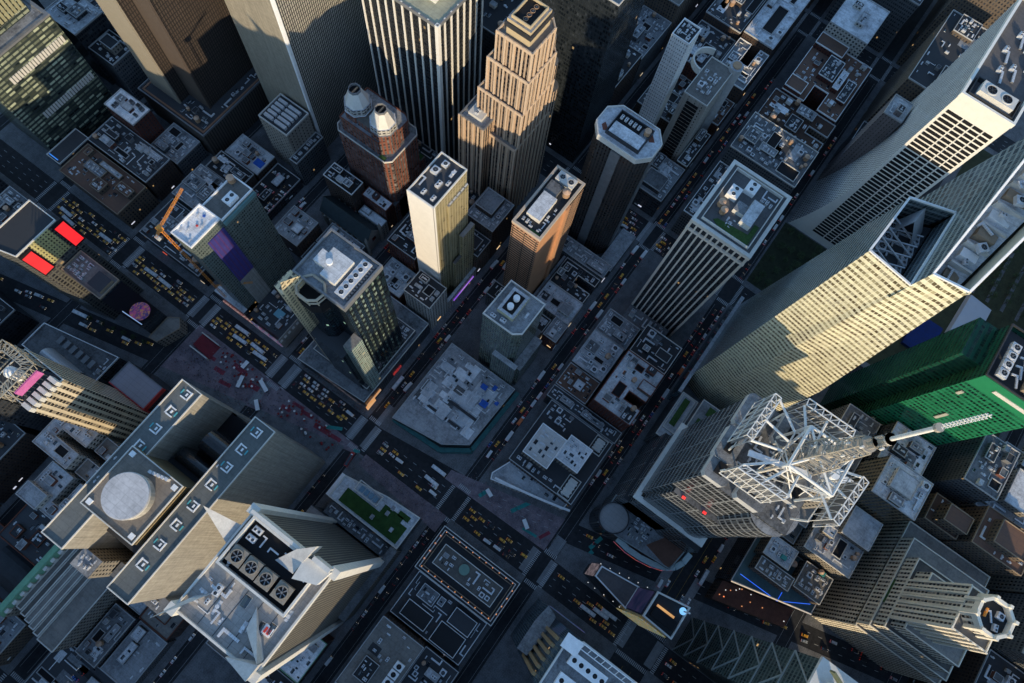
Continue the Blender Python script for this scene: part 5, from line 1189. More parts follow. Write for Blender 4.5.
# Reuters-like tower, bottom centre
B = Bld('louvred_corner_tower', 'tower at bottom centre with fan rows, gold fin strips and white roof truss', -18, -98, 'skyscraper')
H = 128; 
B.vol([(-35,-128),(-2,-128),(-2,-84),(-8,-76),(-35,-76)], 0, H, 'f_glass', 'r_grey', 1.4, .9, 'light')
for k in range(2):
    mb = MB(); mb.box(-28+k*12,-21+k*12,-104,-82,H,H+3)
    for i in range(5): fan_top(mb,-24.5+k*12,-102+i*4.4,H+3,1.6,0,1,2)
    B.part('cooling_tower', mb, [M['white'],M['black'],M['dark']])
mb = MB()
for i in range(9): mb.bar((-6,-84-i*4.4,H+2),(-3,-84-i*4.4,H+6),.3); mb.bar((-3,-84-i*4.4,H+6),(-3,-80-(i+1)*4.4,H+6),.3)
mb.bar((-3,-80,H+6),(-3,-126,H+6),.5); mb.bar((-6,-80,H+2),(-6,-126,H+2),.5); B.part('roof_truss', mb, M['white']); B.part('roof_panel', MB().box(-11,-3,-84,-74,H+3,H+3.6), M['white'])
mb = MB()
for i in range(6): mb.box(-33+i*4.5,-31+i*4.5,-75.9,-73.8,40,H-20)
B.part('fin_strip', mb, plain('gold_fin', (.40,.27,.14), .5, .1)); B.part('wing', MB().prism([(-14,-75.8),(-1,-75.8),(2,-68),(-10,-66),(-30,-66),(-30,-73.6)],0,60,0,1), [M['f_glass'],M['r_grey']]); B.part('billboard', MB().box(2.1,2.7,-100,-76,10,40), screen('led_teal', (.02,.12,.22), (.1,.12,.3), .35))
# One Times Square-like wedge
B = Bld('wedge_sign_tower', 'narrow wedge tower in the bow tie ringed with small white lights and a blue ball', 40, -122, 'tower')
B.vol([(29,-133),(51,-133),(47,-112),(30,-112)], 0, 92, 'f_dark', 'r_dark', 1.6, 1.0, 'light'); mb = MB(); mb.cyl(46,-129,92,110,.5,8,1); mb.cyl(46,-129,95.2,97.6,1.4,16,0,None,2.2); mb.cyl(46,-129,97.6,99.6,2.2,16,0,None,1.2); B.part('ball', mb, [plain('ball_blue', (.2,.5,.8), .3, 0, emit=.9, ecol=(.25,.6,1)), M['white']])
mb = MB(); mb.box(33,39,-130,-115,92,95.5); B.part('penthouse', mb, M['black']); B.part('light_strip', MB().box(39.6,41,-128,-116,92,93), screen('amber_strip', (1,.55,.2), (.8,.4,.15), .7))
B.vol([(30,-111.8),(46.8,-111.8),(43,-84),(35,-84)], 0, 48, 'f_dark', roofmat('wedge_roof', (.27,.24,.24), .3), 1.4, .8, 'white')
bulb = plain('bulb_white', (1,.95,.85), .5, 0, emit=.8, ecol=(.8,.8,.75))
for i in range(0,14,2):
    y = -84-i*3.4; B.part('lamp', MB().box(29.2,29.7,y-.25,y+.25,40-(i%3)*3,40.5-(i%3)*3), bulb); B.part('lamp', MB().box(44+i*.62,44.5+i*.62,y-.25,y+.25,42,42.5), bulb)
B.part('billboard', MB().box(31,46,-111.7,-111.2,50,88), screen('led_navy', (.01,.015,.06), (.04,.03,.10), .4)); B.part('billboard', MB().box(28.2,28.8,-132,-113,20,85), screen('led_mixed', (.8,.5,.1), (.1,.3,.15), .35, .3, (.5,.6,.7)))
B.part('billboard', MB().box(34.5,43.5,-83.8,-83.2,14,44), screen('led_bars', (.35,.28,.30), (.05,.04,.05), .5, .4))
# 2TS island and red boards
B = Bld('round_screen_building', 'slim building in the avenue fork with round violet picture on its dark screen', -9, 295)
B.vol(rect(-18,-1,279,313), 0, 88, 'f_dark', 'r_tan', 1.2, .7, 'tan'); B.clutter(-17,-2,297,312,88,12,3,AC); B.part('penthouse', MB().prism(rect(-15,-4,281,292),88,91,0,1), [M['tan'],M['r_dark']])
mb = MB(); mb.box(-18,-1,278.3,278.95,30,86,0); B.part('billboard', mb, plain('screen_off', (.012,.013,.02), .3, .2))
mb = MB(); cx_, cz = -9.5, 46
mb.face([(cx_+7*math.cos(2*PI*i/28), 278.2, cz+12*math.sin(2*PI*i/28)) for i in range(28)][::1]); B.part('round_picture', mb, screen('violet_screen', (.02,.03,.16), (.22,.05,.20), .55, .2, (.24,.14,.10)))
B.part('light_line', MB().box(-16.5,-15.9,278.1,278.25,32,62), screen('bluewhite', (.3,.5,.9), (.3,.5,.9), .7))
B.vol([(-20,270),(-2,264),(4,270),(-1,277.5),(-21,277.5)], 0, 14, 'f_lime', 'r_tan', .8, .4, 'tan')
B = Bld('red_screen_tower', 'tower with two bright red screens on its front, upper left', -10, 326)
B.vol([(-27,315),(4,315),(4,337),(-33,337)], 0, 122, facade('lit_yellow', (.12,.12,.11), (.02,.02,.025), 3.2, 3.4, .7, .55, lit=.04), 'r_dark', 1, .6, 'light')
redsc = screen('red_screen', (1,.02,.03), (1,.03,.035), 1.0)
for x in (-26.3,-.8): 
    S_ = B.part('billboard', MB().box(x-.6,x+7.6,313.6,314.6,93,121), M['black']); B.part('screen', MB().box(x,x+7,313.2,313.55,95,119), redsc, parent=S_)
B.part('gold_grid', MB().box(-18,-3,314.2,314.95,96,122), facade('lit_yellow2', (.50,.45,.20), (.05,.045,.03), 2.1, 3.0, .5, .5, lit=0))
B.vol(rect(-30,4,357,386), 0, 40, 'f_dark', 'r_dark', 1, .5, 'conc')
fb('loft_building','grey block with water tank at left edge above the red screens',-22,4,388,416,50,'f_grey','r_grey',8,kinds=TK)
fb('office_building','dark block at the left edge beyond the water tank block',-60,4,438,500,40,'f_dark','r_dark',18)
fb('loft_building','dark block left of the avenue near the left border',-100,-62,357,419,30,'f_dark','r_dark',12)
B = Bld('red_bleachers', 'flight of glass red steps facing the open square', -2, 246, 'steps')
mb = MB()
for i in range(14): mb.box(-7+.1*i,5,237+i*1.15,238.2+i*1.15,0,.35+.28*i,0)
B.part('step', mb, plain('step_red', (.20,.02,.03), .35, .3)); B.part('side_wall', MB().box(-8.2,-7.2,237,254,0,5), M['light']); B.part('side_wall', MB().box(5.1,5.9,237,254,0,5), M['light'])
# south of 42nd
B = Bld('braced_glass_tower', 'dark glass tower with diagonal white bracing rising over the bottom edge', 44, -192, 'skyscraper')
H = 188
B.part('wall', MB().prism(rect(30,57,-221,-166),0,H,0,1), [facade('braced_glass', (.10,.12,.11), (.02,.035,.035), 1.7, 3.8, .86, .6, glass2=(.07,.10,.09), lit=.03, lits=.5),M['r_tan']])
mb = MB(); n=7
for i in range(n):
    za, zb = i*27, (i+1)*27; mb.bar((30,-165.7,za),(43.5,-165.7,zb),.7); mb.bar((57,-165.7,za),(43.5,-165.7,zb),.7); mb.bar((30,-165.7,zb),(57,-165.7,zb),.6)
B.part('bracing', mb, plain('brace_grey', (.30,.33,.33), .5, .1)); B.part('roof_slab', MB().box(29,58,-222,-165,H+.01,H+2), M['light'])
B.part('roof_fin', MB().bar((33,-220,H+4),(54,-168,H+9),1,0,4), plain('olive_panel', (.14,.15,.08), .5, .2)); B.clutter(31,56,-220,-167,H+2,10,3)
B = Bld('blue_edged_building', 'low block edged in blue and white lights with two-part tan penthouse', 114, -192)
B.vol([(90,-165),(131,-165),(131,-221),(104,-221)], 0, 34, 'f_dark', plain('teal_roof', (.06,.11,.12), .6, .3), 1, .5, 'conc')
blu = screen('blue_edge', (.02,.12,1), (.05,.2,1), 1.2); mb = MB(); mb.bar((97,-168,34.3),(97,-198,34.3),.35); mb.bar((97,-198,34.3),(109,-218,34.3),.35); mb.bar((97,-198,34.3),(104,-198,34.3),.3); B.part('blue_strip', mb, blu)
mb = MB(); mb.bar((89,-165,35),(103.4,-221.5,35),.7); B.part('light_strip', mb, screen('warm_edge', (1,.75,.5), (.7,.6,.5), .8, .5))
B.vol(rect(104,114,-196,-170),34,46,'f_tan','r_tan',.8,.4,'light'); B.vol(rect(115,130,-188,-168),34,50,'f_tan','r_light',.8,.4,'light'); B.vol(rect(110,130,-219,-198),34,44,'f_tan','r_tan',.8,.4,'light')
B.clutter(104.5,113.5,-195,-171,46,8,3,AC); B.clutter(116,129,-187,-169,50,8,4,AC); B.clutter(111,129,-218,-199,44,10,5,AC); put('water_tank',B.root,124,-193.5,34,0,1); put('water_tank',B.root,128.4,-208,44,0,.8)
for (x,y) in ((119,-183),(127,-212)): B.part('teal_unit', MB().box(x,x+3,y,y+4,44,52 if y>-190 else 47), M['teal'])
B.part('planting_bed', MB().box(115,117,-197.5,-189,34,35), M['green'])
rq = random.Random(8)
B.part('theatre_wall', MB().prism([(74,-166),(89.4,-166),(102.5,-218),(88,-218)],.16,16,0,1), [M['f_brown'], plain('marquee_red', (.12,.05,.035), .8, .4)])
for i in range(13):
    t = rq.random(); k = rq.random(); x = 76+13*k+13*t; y = -168-48*t; B.part('lamp', MB().box(x-.3,x+.3,y-.3,y+.3,16.1,16.7), lampm if i % 3 else bulb)
fb('stepped_building','limestone block with stepped window bays beside the blue-edged roof',133,176,-221,-186,58,'f_lime','r_light',12,bulk=[(.5,1,.0,.6,6)],parm='light')
fb('stepped_building','lower limestone wing nearest the lattice crowned tower',133,172,-184,-163,46,'f_lime','r_tan',8,bulk=[(.3,.95,.1,.9,10)])
fb('loft_building','brown terrace block right of the ivory crowned tower, lower',194,214,-262,-238,72,'f_tan','r_brown',6,bulk=[(.1,.7,.1,.8,12)],parm='tan')
fb('loft_building','tan building with brown square roof behind the ivory crowned tower',194,222,-300,-264,84,'f_tan','r_brown',9,kinds=AC,bulk=[(.2,.8,.2,.8,8)],parm='tan')
fb('office_building','slender mid-rise with white boxed roof right of the green tower foot',178,206,-221,-190,96,facade('bronze_strip', (.16,.13,.09), (.01,.015,.014), 3, 3.7, .5, .8, lit=0),'r_light',10,kinds=AC,bulk=[(.3,.8,.3,.8,4,'f_white')])
fb('office_building','dark grey wide block under the green tower, with stepped wings',178,237,-189,-164,62,'f_grey','r_grey',16)
fb('office_building','flat silver roofed block between green tower and ivory crowned tower',208,238,-221,-191,78,'f_dark','r_light',12,kinds=OLD)
fb('office_building','grey gridded tower by the right edge below the green tower',224,262,-262,-238,92,'f_grey','r_grey',10)
fb('office_building','pale stone block at the right edge below the green tower',224,277,-300,-264,70,'f_lime','r_light',12,bulk=[(.2,.7,.2,.7,8)])
for k,(a,b,h_,wl_) in enumerate(((112,150,60,'f_brown'),(152,192,86,'f_grey'),(194,236,74,'f_lime'),(238,277,90,'f_tan'))):
    fb('loft_building','block in the far bottom right row, '+['first and lowest','second, grey','third, stone','fourth, tan'][k]+' from the ivory crowned tower',a,b,-380,-318,h_,wl_,'r_dark',12)
# east of the avenue by the ribbed tower
fb('office_building','black office tower with white service boxes on its side, top centre',307,352,114,176,183,facade('jet_glass', (.018,.024,.030), (.005,.008,.012), 1.9, 3.8, .8, .6, lit=.005),'r_grey',4,cat='skyscraper')
B = Bld('white_punched_tower', 'slim white tower with small scattered square windows', 358, 80, 'skyscraper')

f_p = facade('punched_wall', (.80,.80,.80), (.02,.025,.03), 1.7, 3.6, .34, .34, lit=0)
B.vol(rect(349.5,366,73,87), 0, 140, f_p, 'r_dark', 1.4, .6, 'white'); B.clutter(351,365,74,86,140,7,3,AC)
B = Bld('curved_concrete_tower', 'concrete slab tower with curved crown and round drum, upper centre', 372, 52, 'skyscraper')
B.vol(rect(352,392,42,62), 0, 96, facade('conc_slab', (.40,.37,.33), (.03,.03,.03), 6, 3.6, .12, .5, lit=0), 'r_tan', 1, .5, 'light'); mb=MB()
for i in range(22): mb.box(351.2,351.99,47,57,4+i*4,6.4+i*4)
B.part('window_band', mb, M['black']); arc8=[(384+11*math.cos(t*PI/14), 62+11*math.sin(t*PI/14)) for t in range(15)]
mb=MB()
for a,b in zip(arc8[:-1],arc8[1:]): mb.bar((*a,98),(*b,98),1.2,0,6)
B.part('crown', mb, M['light']); B.part('drum', MB().cyl(394,42,0,100,5.2,24,0,1), [M['conc'],M['r_light']]); B.part('drum', MB().cyl(394,42,100.1,101,3.4,24), M['wood']); B.clutter(358,382,44,60,96,8,3,AC)
fb('loft_building','roof packed with silver fans beside the octagonal tower top',346,384,31,41,30,'f_brown','r_dark',10,kinds=AC,parm='light')
fb('hotel','teal-grey low terraces next to the avenue behind the octagonal tower',307,344,31,60,28,'f_dark','r_grey',22,kinds=AC,bulk=[(.1,.5,.2,.8,5)])
fb('office_building','dark fan-topped block between the punched tower and the octagonal tower',307,347,62,97,38,'f_dark','r_dark',24,kinds=AC)
fb('loft_building','red-brown rooftops right of the curved concrete tower',396,424,31,58,30,'f_brick','r_brown',16,kinds=OLD)
fb('townhouse','narrow white-edged roofs behind the curved concrete tower',398,424,60,97,24,'f_brick','r_dark',18,kinds=OLD)
fb('loft_building','dark rooftops behind the white punched tower',368,396,64,97,36,'f_brown','r_dark',16,kinds=OLD)
fb('office_building','brick block with courtyard and white balconies near the far avenue',426,470,31,60,46,'f_brown','r_grey',14,notch=('E',.3,.6,.5),parm='white')
fb('loft_building','brown block behind the courtyard brick block',426,470,62,97,40,'f_brick','r_dark',18,kinds=TK)
fb('office_building','wide gridded brown hotel block near top right',472,556,31,60,52,'f_brown','r_light',20,kinds=AC)
fb('office_building','second gridded brown block near the top right edge',472,556,62,97,48,'f_brown','r_dark',24,kinds=TK)
fb('club_building','red flat roof inside white-edged wings, upper right',446,512,-46,6,50,'f_brick','r_brown',18,kinds=OLD,notch=('W',.35,.6,.3),parm='white',bulk=[(.0,.2,.7,1,5),(.8,1,.5,1,6)])
fb('hotel','brown brick building with gridded windows left of the red flat roof',408,444,-48,10,48,'f_tan','r_brown',14,kinds=TK,notch=('S',.4,.6,.3))
fb('office_building','roof with two wooden tanks and white framed machinery left of brown brick building',366,406,-48,12,56,'f_grey','r_grey',26,kinds=AC+['water_tank'],parm='light')
fb('office_building','green and white gridded skylight roofs behind the ribbed tower',307,364,-20,12,36,'f_grey','r_dark',30,kinds=['skylight','skylight','ac_unit','cooling_fan'],parm='white')
fb('office_building','grey tiered roofs behind the ribbed tower, nearer the avenue crossing',307,364,-48,-22,28,'f_grey','r_grey',20,kinds=AC)
fb('office_building','plain pale roofed tall slab near the top right corner',514,556,-30,6,66,'f_white','r_light',2,kinds=['vent_cap'])
fb('hotel','slim plum-grey tower standing before the flared white tower',428,448,-81,-66,102,facade('plum_wall', (.20,.17,.17), (.03,.03,.03), 2.6, 3.4, .2, .5, lit=0),'r_light',5,kinds=AC)
fb('office_building','dark gridded block behind the flared white tower',474,556,-128,-68,96,'f_tan','r_dark',20)
fb('office_building','block right of the slim plum tower',450,472,-81,-66,40,'f_dark','r_dark',6)
for k,(a,b,c,d,h_,wl_) in enumerate(((587,645,31,97,70,'f_brown'),(587,645,-48,13,60,'f_grey'),(587,700,-129,-66,110,'f_tan'),(587,645,116,177,50,'f_dark'),(647,700,-48,97,90,'f_lime'))):
    fb('office_building','block across the far top right avenue, '+['brown with dark roof','grey and lower','tall and tan','dark, nearest the top edge','stone faced behind the others'][k],a,b,c,d,h_,wl_,'r_dark',14)
for k,(a,b,c,d,h_,wl_) in enumerate(((354,400,116,177,48,'f_brown'),(402,450,116,145,40,'f_grey'),(402,450,147,177,36,'f_brick'),(452,556,116,177,58,'f_tan'),(307,380,195,258,90,'f_dark'),(382,460,195,258,60,'f_brown'),(307,400,276,339,120,'f_grey'))):
    fb('loft_building','block by the top edge behind the black office tower, '+['brown with tanks','grey and low','red brick','long and tan','dark, next to the avenue','brown, further off','tall and grey'][k],a,b,c,d,h_,wl_,['r_dark','r_grey','r_brown','r_tan'][k%4],20,kinds=TK)
# beyond the frame to the west and south-west: unseen towers added on neighbouring blocks to shade the square
for k,(a,b,c,d,h_,wl_) in enumerate(((-240,-196,-221,-166,185,'f_glass'),(-240,-190,-298,-240,250,'f_grey'),(-240,-200,-128,-70,160,'f_brown'),(-140,-90,-128,-76,120,'f_tan'),(-180,-130,-221,-166,110,'f_lime'),
        (-330,-275,-48,10,150,'f_brick'),(-330,-275,32,96,140,'f_grey'),(-130,-60,-221,-166,140,'f_lime'),(-120,-50,-298,-240,120,'f_grey'),(-330,-275,117,176,165,'f_dark'),(-40,2,-221,-166,170,'f_glass'),(-240,-170,-46,10,70,'f_brick'),
        (-330,-275,196,256,140,'f_brown'),(-330,-275,277,338,190,'f_tan'),(-560,-520,-128,-70,210,'f_glass'),(-560,-520,-48,10,180,'f_glass'),(-600,-520,-221,-150,200,'f_glass'),(-40,2,-298,-240,200,'f_tan'),(-240,-180,-380,-318,160,'f_dark'),(-150,-60,-380,-318,170,'f_lime'))):
    fb('office_building','unseen tower added to block the low sun, '+['glass, by the wide street','tallest grey one','brown, next to the theatres','tan, mid block','stone, mid block','brick, across the far avenue','grey, across the far avenue','stone, wide','grey, wide','dark, across the far avenue','glass corner','low brick','brown, uptown','tan and tall, uptown','first glass pair','second glass pair','third glass, riverside','tan corner','dark, downtown','stone, downtown'][k],a,b,c,d,h_,wl_,'r_grey',4)

for k,(a,b_,c,d_,h_,wl_) in enumerate(((-170,-116,277,337,44,'f_brown'),(-240,-172,277,337,30,'f_tan'),(-170,-104,357,419,50,'f_dark'),(-240,-172,357,419,60,'f_brown'),(-140,-86,259.5,262,3,'f_dark'))):
    if k == 4: continue
    fb('loft_building','block along the left border, '+['brown, nearest the drum hotel','tan and low','dark, further uptown','brown, further uptown'][k],a,b_,c,d_,h_,wl_,['r_dark','r_grey','r_light','r_dark'][k],22,kinds=TK)
for k,(a,b_,c,d_,h_,wl_) in enumerate(((36,104,-380,-318,150,'f_tan'),(307,400,-380,-318,120,'f_lime'),(402,480,-380,-318,140,'f_grey'),(482,556,-380,-318,110,'f_tan'),(196,277,-460,-400,150,'f_grey'),(307,420,-460,-400,160,'f_dark'))):  # unseen towers added south of the frame to shade park and ivory tower
    fb('office_building','unseen tower added for shade beyond the lower right border, '+['tan, by the slanting road','stone, south of the park','grey, south of the park','tan, south of the park','grey, downtown row','dark, downtown row'][k],a,b_,c,d_,h_,wl_,'r_grey',4)
# ------------------------------------------------------------------ vehicles
def veh_mesh(name, L, W, H, paint, kind):
    mb = MB(); l, w = L/2, W/2
    def ring(pts, z): return [(x*l, y*w, z) for x, y in pts]
    if kind in ('car', 'suv'):
        belt = H*.56; P = [(-1,-.86),(-.9,-1),(.9,-1),(1,-.82),(1,.82),(.9,1),(-.9,1),(-1,.86)]
        a, b = ring(P, .32), [(x*.98, y*.97, belt-(.08 if x > .5*l else 0)) for x, y, _ in ring(P, 0)]
        n = 8
        for i in range(n): j = (i+1)%n; mb.face([a[i],a[j],b[j],b[i]],0)
        mb.face(b,0)
        r0, r1, t0, t1 = ((-.72,.38),(-.5,.12)) [0][0], ((-.72,.38),)[0][1], -.5, .1
        if kind == 'suv': r0, r1, t0, t1 = -.93, .42, -.82, .2
        c = [(r0*l,-w*.88,belt),(r1*l,-w*.88,belt),(r1*l,w*.88,belt),(r0*l,w*.88,belt)]; d = [(t0*l,-w*.72,H),(t1*l,-w*.72,H),(t1*l,w*.72,H),(t0*l,w*.72,H)]
        for i in range(4): j = (i+1)%4; mb.face([c[i],c[j],d[j],d[i]],1)
        mb.face([(x*1.0,y*1.02,H+.01) for x,y,_ in d],0)
    elif kind in ('bus', 'truck', 'deck'):
        z0 = .35; mb.prism([(-l,-w),(l*.97,-w),(l,-w*.7),(l,w*.7),(l*.97,w),(-l,w)], z0, H, 0, 2)
        if kind == 'truck': mb.v = []; mb.f = []; mb.m = []; mb.box(-l,l*.52,-w,w,.9,H,0,2); mb.box(l*.56,l,-w*.92,w*.92,.4,H*.68,3); mb.box(l*.93,l*1.005,-w*.85,w*.85,H*.38,H*.62,1)
        else:
            mb.box(-l*.95,l*.9,-w-.02,w+.02,H*.45,H*.72,1,-1); mb.box(l*.97,l+.02,-w*.8,w*.8,H*.35,H*.8,1)
            for x in (-.5,.1,.55): mb.box(x*l-1,x*l+1,-w*.5,w*.5,H,H+.22,3)
        if kind == 'deck': mb.box(-l*.9,l*.6,-w*.8,w*.8,H+.01,H+.3,1)
    for x in (-.62,.62):
        for y in (-1,1): mb.tube((x*l,y*(w-.22),.34),(x*l,y*(w-.0),.34),.34,10,4)
    for y in (-.7,.7): mb.box(l*.985,l*1.005,y*w-.18,y*w+.18,.55,.75,5); mb.box(-l*1.005,-l*.985,y*w-.18,y*w+.18,.6,.78,6)
    return mb.mesh(name, [paint, M['vglass'], M.get(name+'_top', paint), M['white'], M['black'], M['headl'], M['taill']])
M['vglass'] = plain('car_glass', (.012,.014,.018), .08, .1, spec=.8)
M['headl'] = plain('headlamp', (1,.93,.8), .3, 0, emit=1.6, ecol=(1,.9,.72)); M['taill'] = plain('tail_lamp', (.8,.03,.02), .3, 0, emit=1.0, ecol=(1,.05,.03))
def pnt(n, c): return plain('paint_'+n, c, .28, .06, spec=.5)
VT = {
 'taxi': ('taxi','yellow taxi','taxi', veh_mesh('taxi',4.9,1.95,1.6,pnt('taxi',(.78,.36,.02)),'car')),
 'taxi2': ('taxi','yellow taxi van','taxi', veh_mesh('taxi_van',5.0,2.0,1.85,pnt('taxi2',(.80,.40,.03)),'suv')),
 'white': ('parked_car','white car','car', veh_mesh('car',4.8,1.9,1.5,pnt('white',(.66,.67,.68)),'car')),
 'silver': ('parked_car','silver car','car', veh_mesh('car',4.8,1.9,1.5,pnt('silver',(.33,.35,.37)),'car')),
 'black': ('parked_car','black car','car', veh_mesh('car',5.0,1.95,1.5,pnt('black',(.012,.013,.016)),'car')),
 'red': ('parked_car','red car','car', veh_mesh('car',4.6,1.9,1.5,pnt('red',(.42,.02,.02)),'car')),
 'blue': ('parked_car','blue car','car', veh_mesh('car',4.7,1.9,1.5,pnt('blue',(.03,.10,.32)),'car')),
 'suvb': ('parked_car','black suv','car', veh_mesh('suv',5.3,2.05,1.9,pnt('black',(.012,.013,.016)),'suv')),
 'suvw': ('parked_car','white suv','car', veh_mesh('suv',5.2,2.05,1.9,pnt('white',(.66,.67,.68)),'suv')),
 'van': ('delivery_van','white van','van', veh_mesh('delivery_van',6.2,2.2,2.6,pnt('white',(.66,.67,.68)),'truck')),
 'truck': ('box_truck','white truck','truck', veh_mesh('box_truck',8.6,2.6,3.4,pnt('white',(.66,.67,.68)),'truck')),
 'bus': ('city_bus','white city bus','bus', veh_mesh('city_bus',12.2,2.7,3.1,pnt('buswhite',(.60,.62,.65)),'bus')),
 'deck': ('tour_bus','red tour bus','bus', veh_mesh('tour_bus',11.5,2.7,4.0,pnt('red',(.42,.02,.02)),'deck')),
 'otruck': ('box_truck','orange truck','truck', veh_mesh('utility_truck',7.5,2.5,2.9,pnt('orange',(.70,.16,.03)),'truck')),
}
ROADN = {
 '7': 'the avenue passing the red bleachers', '6': 'the avenue beside the ribbed tower', 'B': 'the road past the drum corner building',
 47: 'the street above the billboard hotel', 46: 'the street below the billboard hotel', 45: 'the street above the patchwork roof',
 44: 'the street above the white roof pair', 43: 'the street along the terraced block', 42: 'the wide street by the braced glass tower',
 48: 'the street at the foot of the pinstripe tower', 49: 'the street behind the brown slab', 41: 'the street by the ivory crowned tower', '5': 'the far top right avenue'}
def ordn(n): return str(n)+('th' if 10 <= n % 100 <= 20 else {1:'st',2:'nd',3:'rd'}.get(n % 10, 'th'))
VEH = []
rv = random.Random(21)
def vadd(k, x, y, rz, road, key): VEH.append((road, k, key, x, y, rz))
def free(x, y, d=6.2, dl=2.6):
    return all(abs(v[3]-x) > dl or abs(v[4]-y) > d for v in VEH)
def lane_ns(xf, ya, yb, road, dens, mix, step=7.2, rz=-PI/2):
    y = yb-rv.uniform(0,5)
    while y > ya:
        if rv.random() < dens*1.25:
            k = rv.choice(mix); big = k in ('bus','deck','truck'); x = xf(y) if callable(xf) else xf
            sl = 0 if not callable(xf) else math.atan(.239)
            vadd(k, x+rv.uniform(-.6,.6), y, rz+sl+rv.uniform(-.06,.06), road, -y)
            if big: y -= 6
        y -= step+rv.uniform(0,2.5)
def lane_ew(y0, xa, xb, road, dens, mix, step=7.0, rz=0.):
    x = xa+rv.uniform(0,5)
    while x < xb:
        if rv.random() < dens*1.5:
            k = rv.choice(mix); vadd(k, x, y0+rv.uniform(-.2,.2), rz+rv.uniform(-.03,.03), road, x)
            if k in ('bus','deck','truck'): x += 6
        x += step+rv.uniform(0,3)
TX = ['taxi']*5+['taxi2']; MX = ['taxi']*3+['white','silver','black','black','suvb','suvw','taxi2','van']; PK = ['white','silver','black','black','blue','suvb','suvw','red','silver','van']
for i, x in enumerate((11.2,14.6,18,21.4,25.2)):
    lane_ns(x, 356, 420, '7', .55, TX+['white','black','bus']); lane_ns(x, 280, 338, '7', (.3,.75,.8,.7,.5)[i], TX+['silver','bus','white','black','suvw'], 6.6); lane_ns(x, 200, 256, '7', (.1,.6,.7,.6,.4)[i], TX+['white','suvb','bus'])
for i, x in enumerate((17,20.5,24,27)):
    lane_ns(x, 122, 172, '7', .72, MX+['taxi','white'])
    lane_ns(x-5, 35, 92, '7', .30, MX+['bus']); lane_ns(x-5, -44, 12, '7', .42, TX+MX); lane_ns(x-4, -126, -70, '7', .30, TX+['bus','white']); lane_ns(x-4, -215, -168, '7', .3, MX)
for dx in (-3.6,0,3.6): lane_ns(lambda y, dx=dx: bx(y)+dx, -128, -64, 'B', .16, MX); lane_ns(lambda y, dx=dx: bx(y)+dx, -225, -165, 'B', .3, MX); lane_ns(lambda y, dx=dx: bx(y)+dx, -310, -240, 'B', .3, MX)
for i, x in enumerate((284.5,288,292,296,299.5)):
    lane_ns(x, 36, 92, '6', .6, MX+['silver','white'], rz=PI/2); lane_ns(x, -44, 14, '6', .55, MX+['white','silver'], rz=PI/2)
for s, xa, xb in ((47,36,150),(46,36,150),(45,45,210),(44,60,274),(43,78,275),(48,40,150)):
    y = STREETS[s]; d = {45:.5,44:.5,43:.5}.get(s,.35)
    lane_ew(y-4.1, xa, xb, s, .35 if s > 45 else .42, PK+['truck'], 7.5); lane_ew(y, xa, xb, s, d*.6, MX, 9); lane_ew(y+4.1, xa, xb, s, .30, PK+['truck','bus'], 8)
for s in (45,44): y = STREETS[s]; lane_ew(y+3.9, -120 if s == 44 else -200, -6, s, .4, PK, 8); lane_ew(y-.5, -100, -6, s, .3, MX, 10)
lane_ew(STREETS[43]-2, 305, 480, 43, .35, MX, 8); lane_ew(STREETS[44]+1, 305, 470, 44, .5, MX+['truck'], 8); lane_ew(STREETS[44]-3.8, 305, 500, 44, .35, PK, 8)
for yy in (-158,-153,-139,-134): lane_ew(yy, 62, 200, 42, .35, MX+['bus'], 9)
for dx in (-3,0.5,4): lane_ns(lambda y, dx=dx: bx(y)+dx, 275, 410, 'B', .28, MX+['bus'])
vadd('deck', -2, 103, .15, 45, -2); vadd('bus', 30.8, 45, -PI/2, '7', -45)
vadd('otruck', 98, 18, 0, 44, 98); vadd('otruck', 208, -61, 0, 43, 208); vadd('otruck', 190, -60.5, 0, 43, 190)
nvis = {}
VEH = [v for v in VEH]
kept = []
for v in VEH:
    if all((abs(v[3]-o[3]) > (2.3 if isinstance(v[0], str) else 6.0)) or (abs(v[4]-o[4]) > (5.8 if isinstance(v[0], str) else 2.2)) for o in kept): kept.append(v)
VEH = sorted(kept, key=lambda v: (str(v[0]), v[1], v[2]))
VEH = VEH[:620]; print('vehicles', len(VEH))
cnt = {}
for road, k, key, x, y, rz in VEH:
    nm, desc, cat, me = VT[k]; cnt[(road,k)] = cnt.get((road,k),0)+1; n = cnt[(road,k)]
    o = bpy.data.objects.new(nm if not nm.startswith('parked') else 'car', me); COL.objects.link(o); o.location = (x, y, .03); o.rotation_euler = (0,0,rz)
    end = 'from its top-left end' if isinstance(road, str) else 'from its lower-left end'
    tag(o, f'{ordn(n)} {desc} on {ROADN[road]}, {end}'.replace(' on the ',' on ').replace('its ',''), cat, 'vehicles on '+ROADN[road])
# cars parked on the dark roof
for r in range(3):
    for i in range(7):
        if rv.random() < .8:
            k = rv.choice(['white','silver','black','white']); o = bpy.data.objects.new('car', VT[k][3]); COL.objects.link(o); o.location = (112+i*4.6, 281+r*8.2, 12.02); o.rotation_euler = (0,0,PI/2)
            tag(o, f'{VT[k][1]} parked on the dark roof, row {["nearest","middle","farthest"][r]}, {ordn(i+1)} bay', 'car', 'cars parked on the dark roof')
for r in range(3):
    for i in range(7):
        if rv.random() < .85:
            k = rv.choice(['white','silver','black','blue','white']); o = bpy.data.objects.new('car', VT[k][3]); COL.objects.link(o); o.location = (-236+i*4.6, 128+r*12, 10.02); o.rotation_euler = (0,0,PI/2)
            tag(o, f'{VT[k][1]} on the parking deck, bottom left corner, row {["one","two","three"][r]}, {ordn(i+1)} bay', 'car', 'cars on the parking deck')

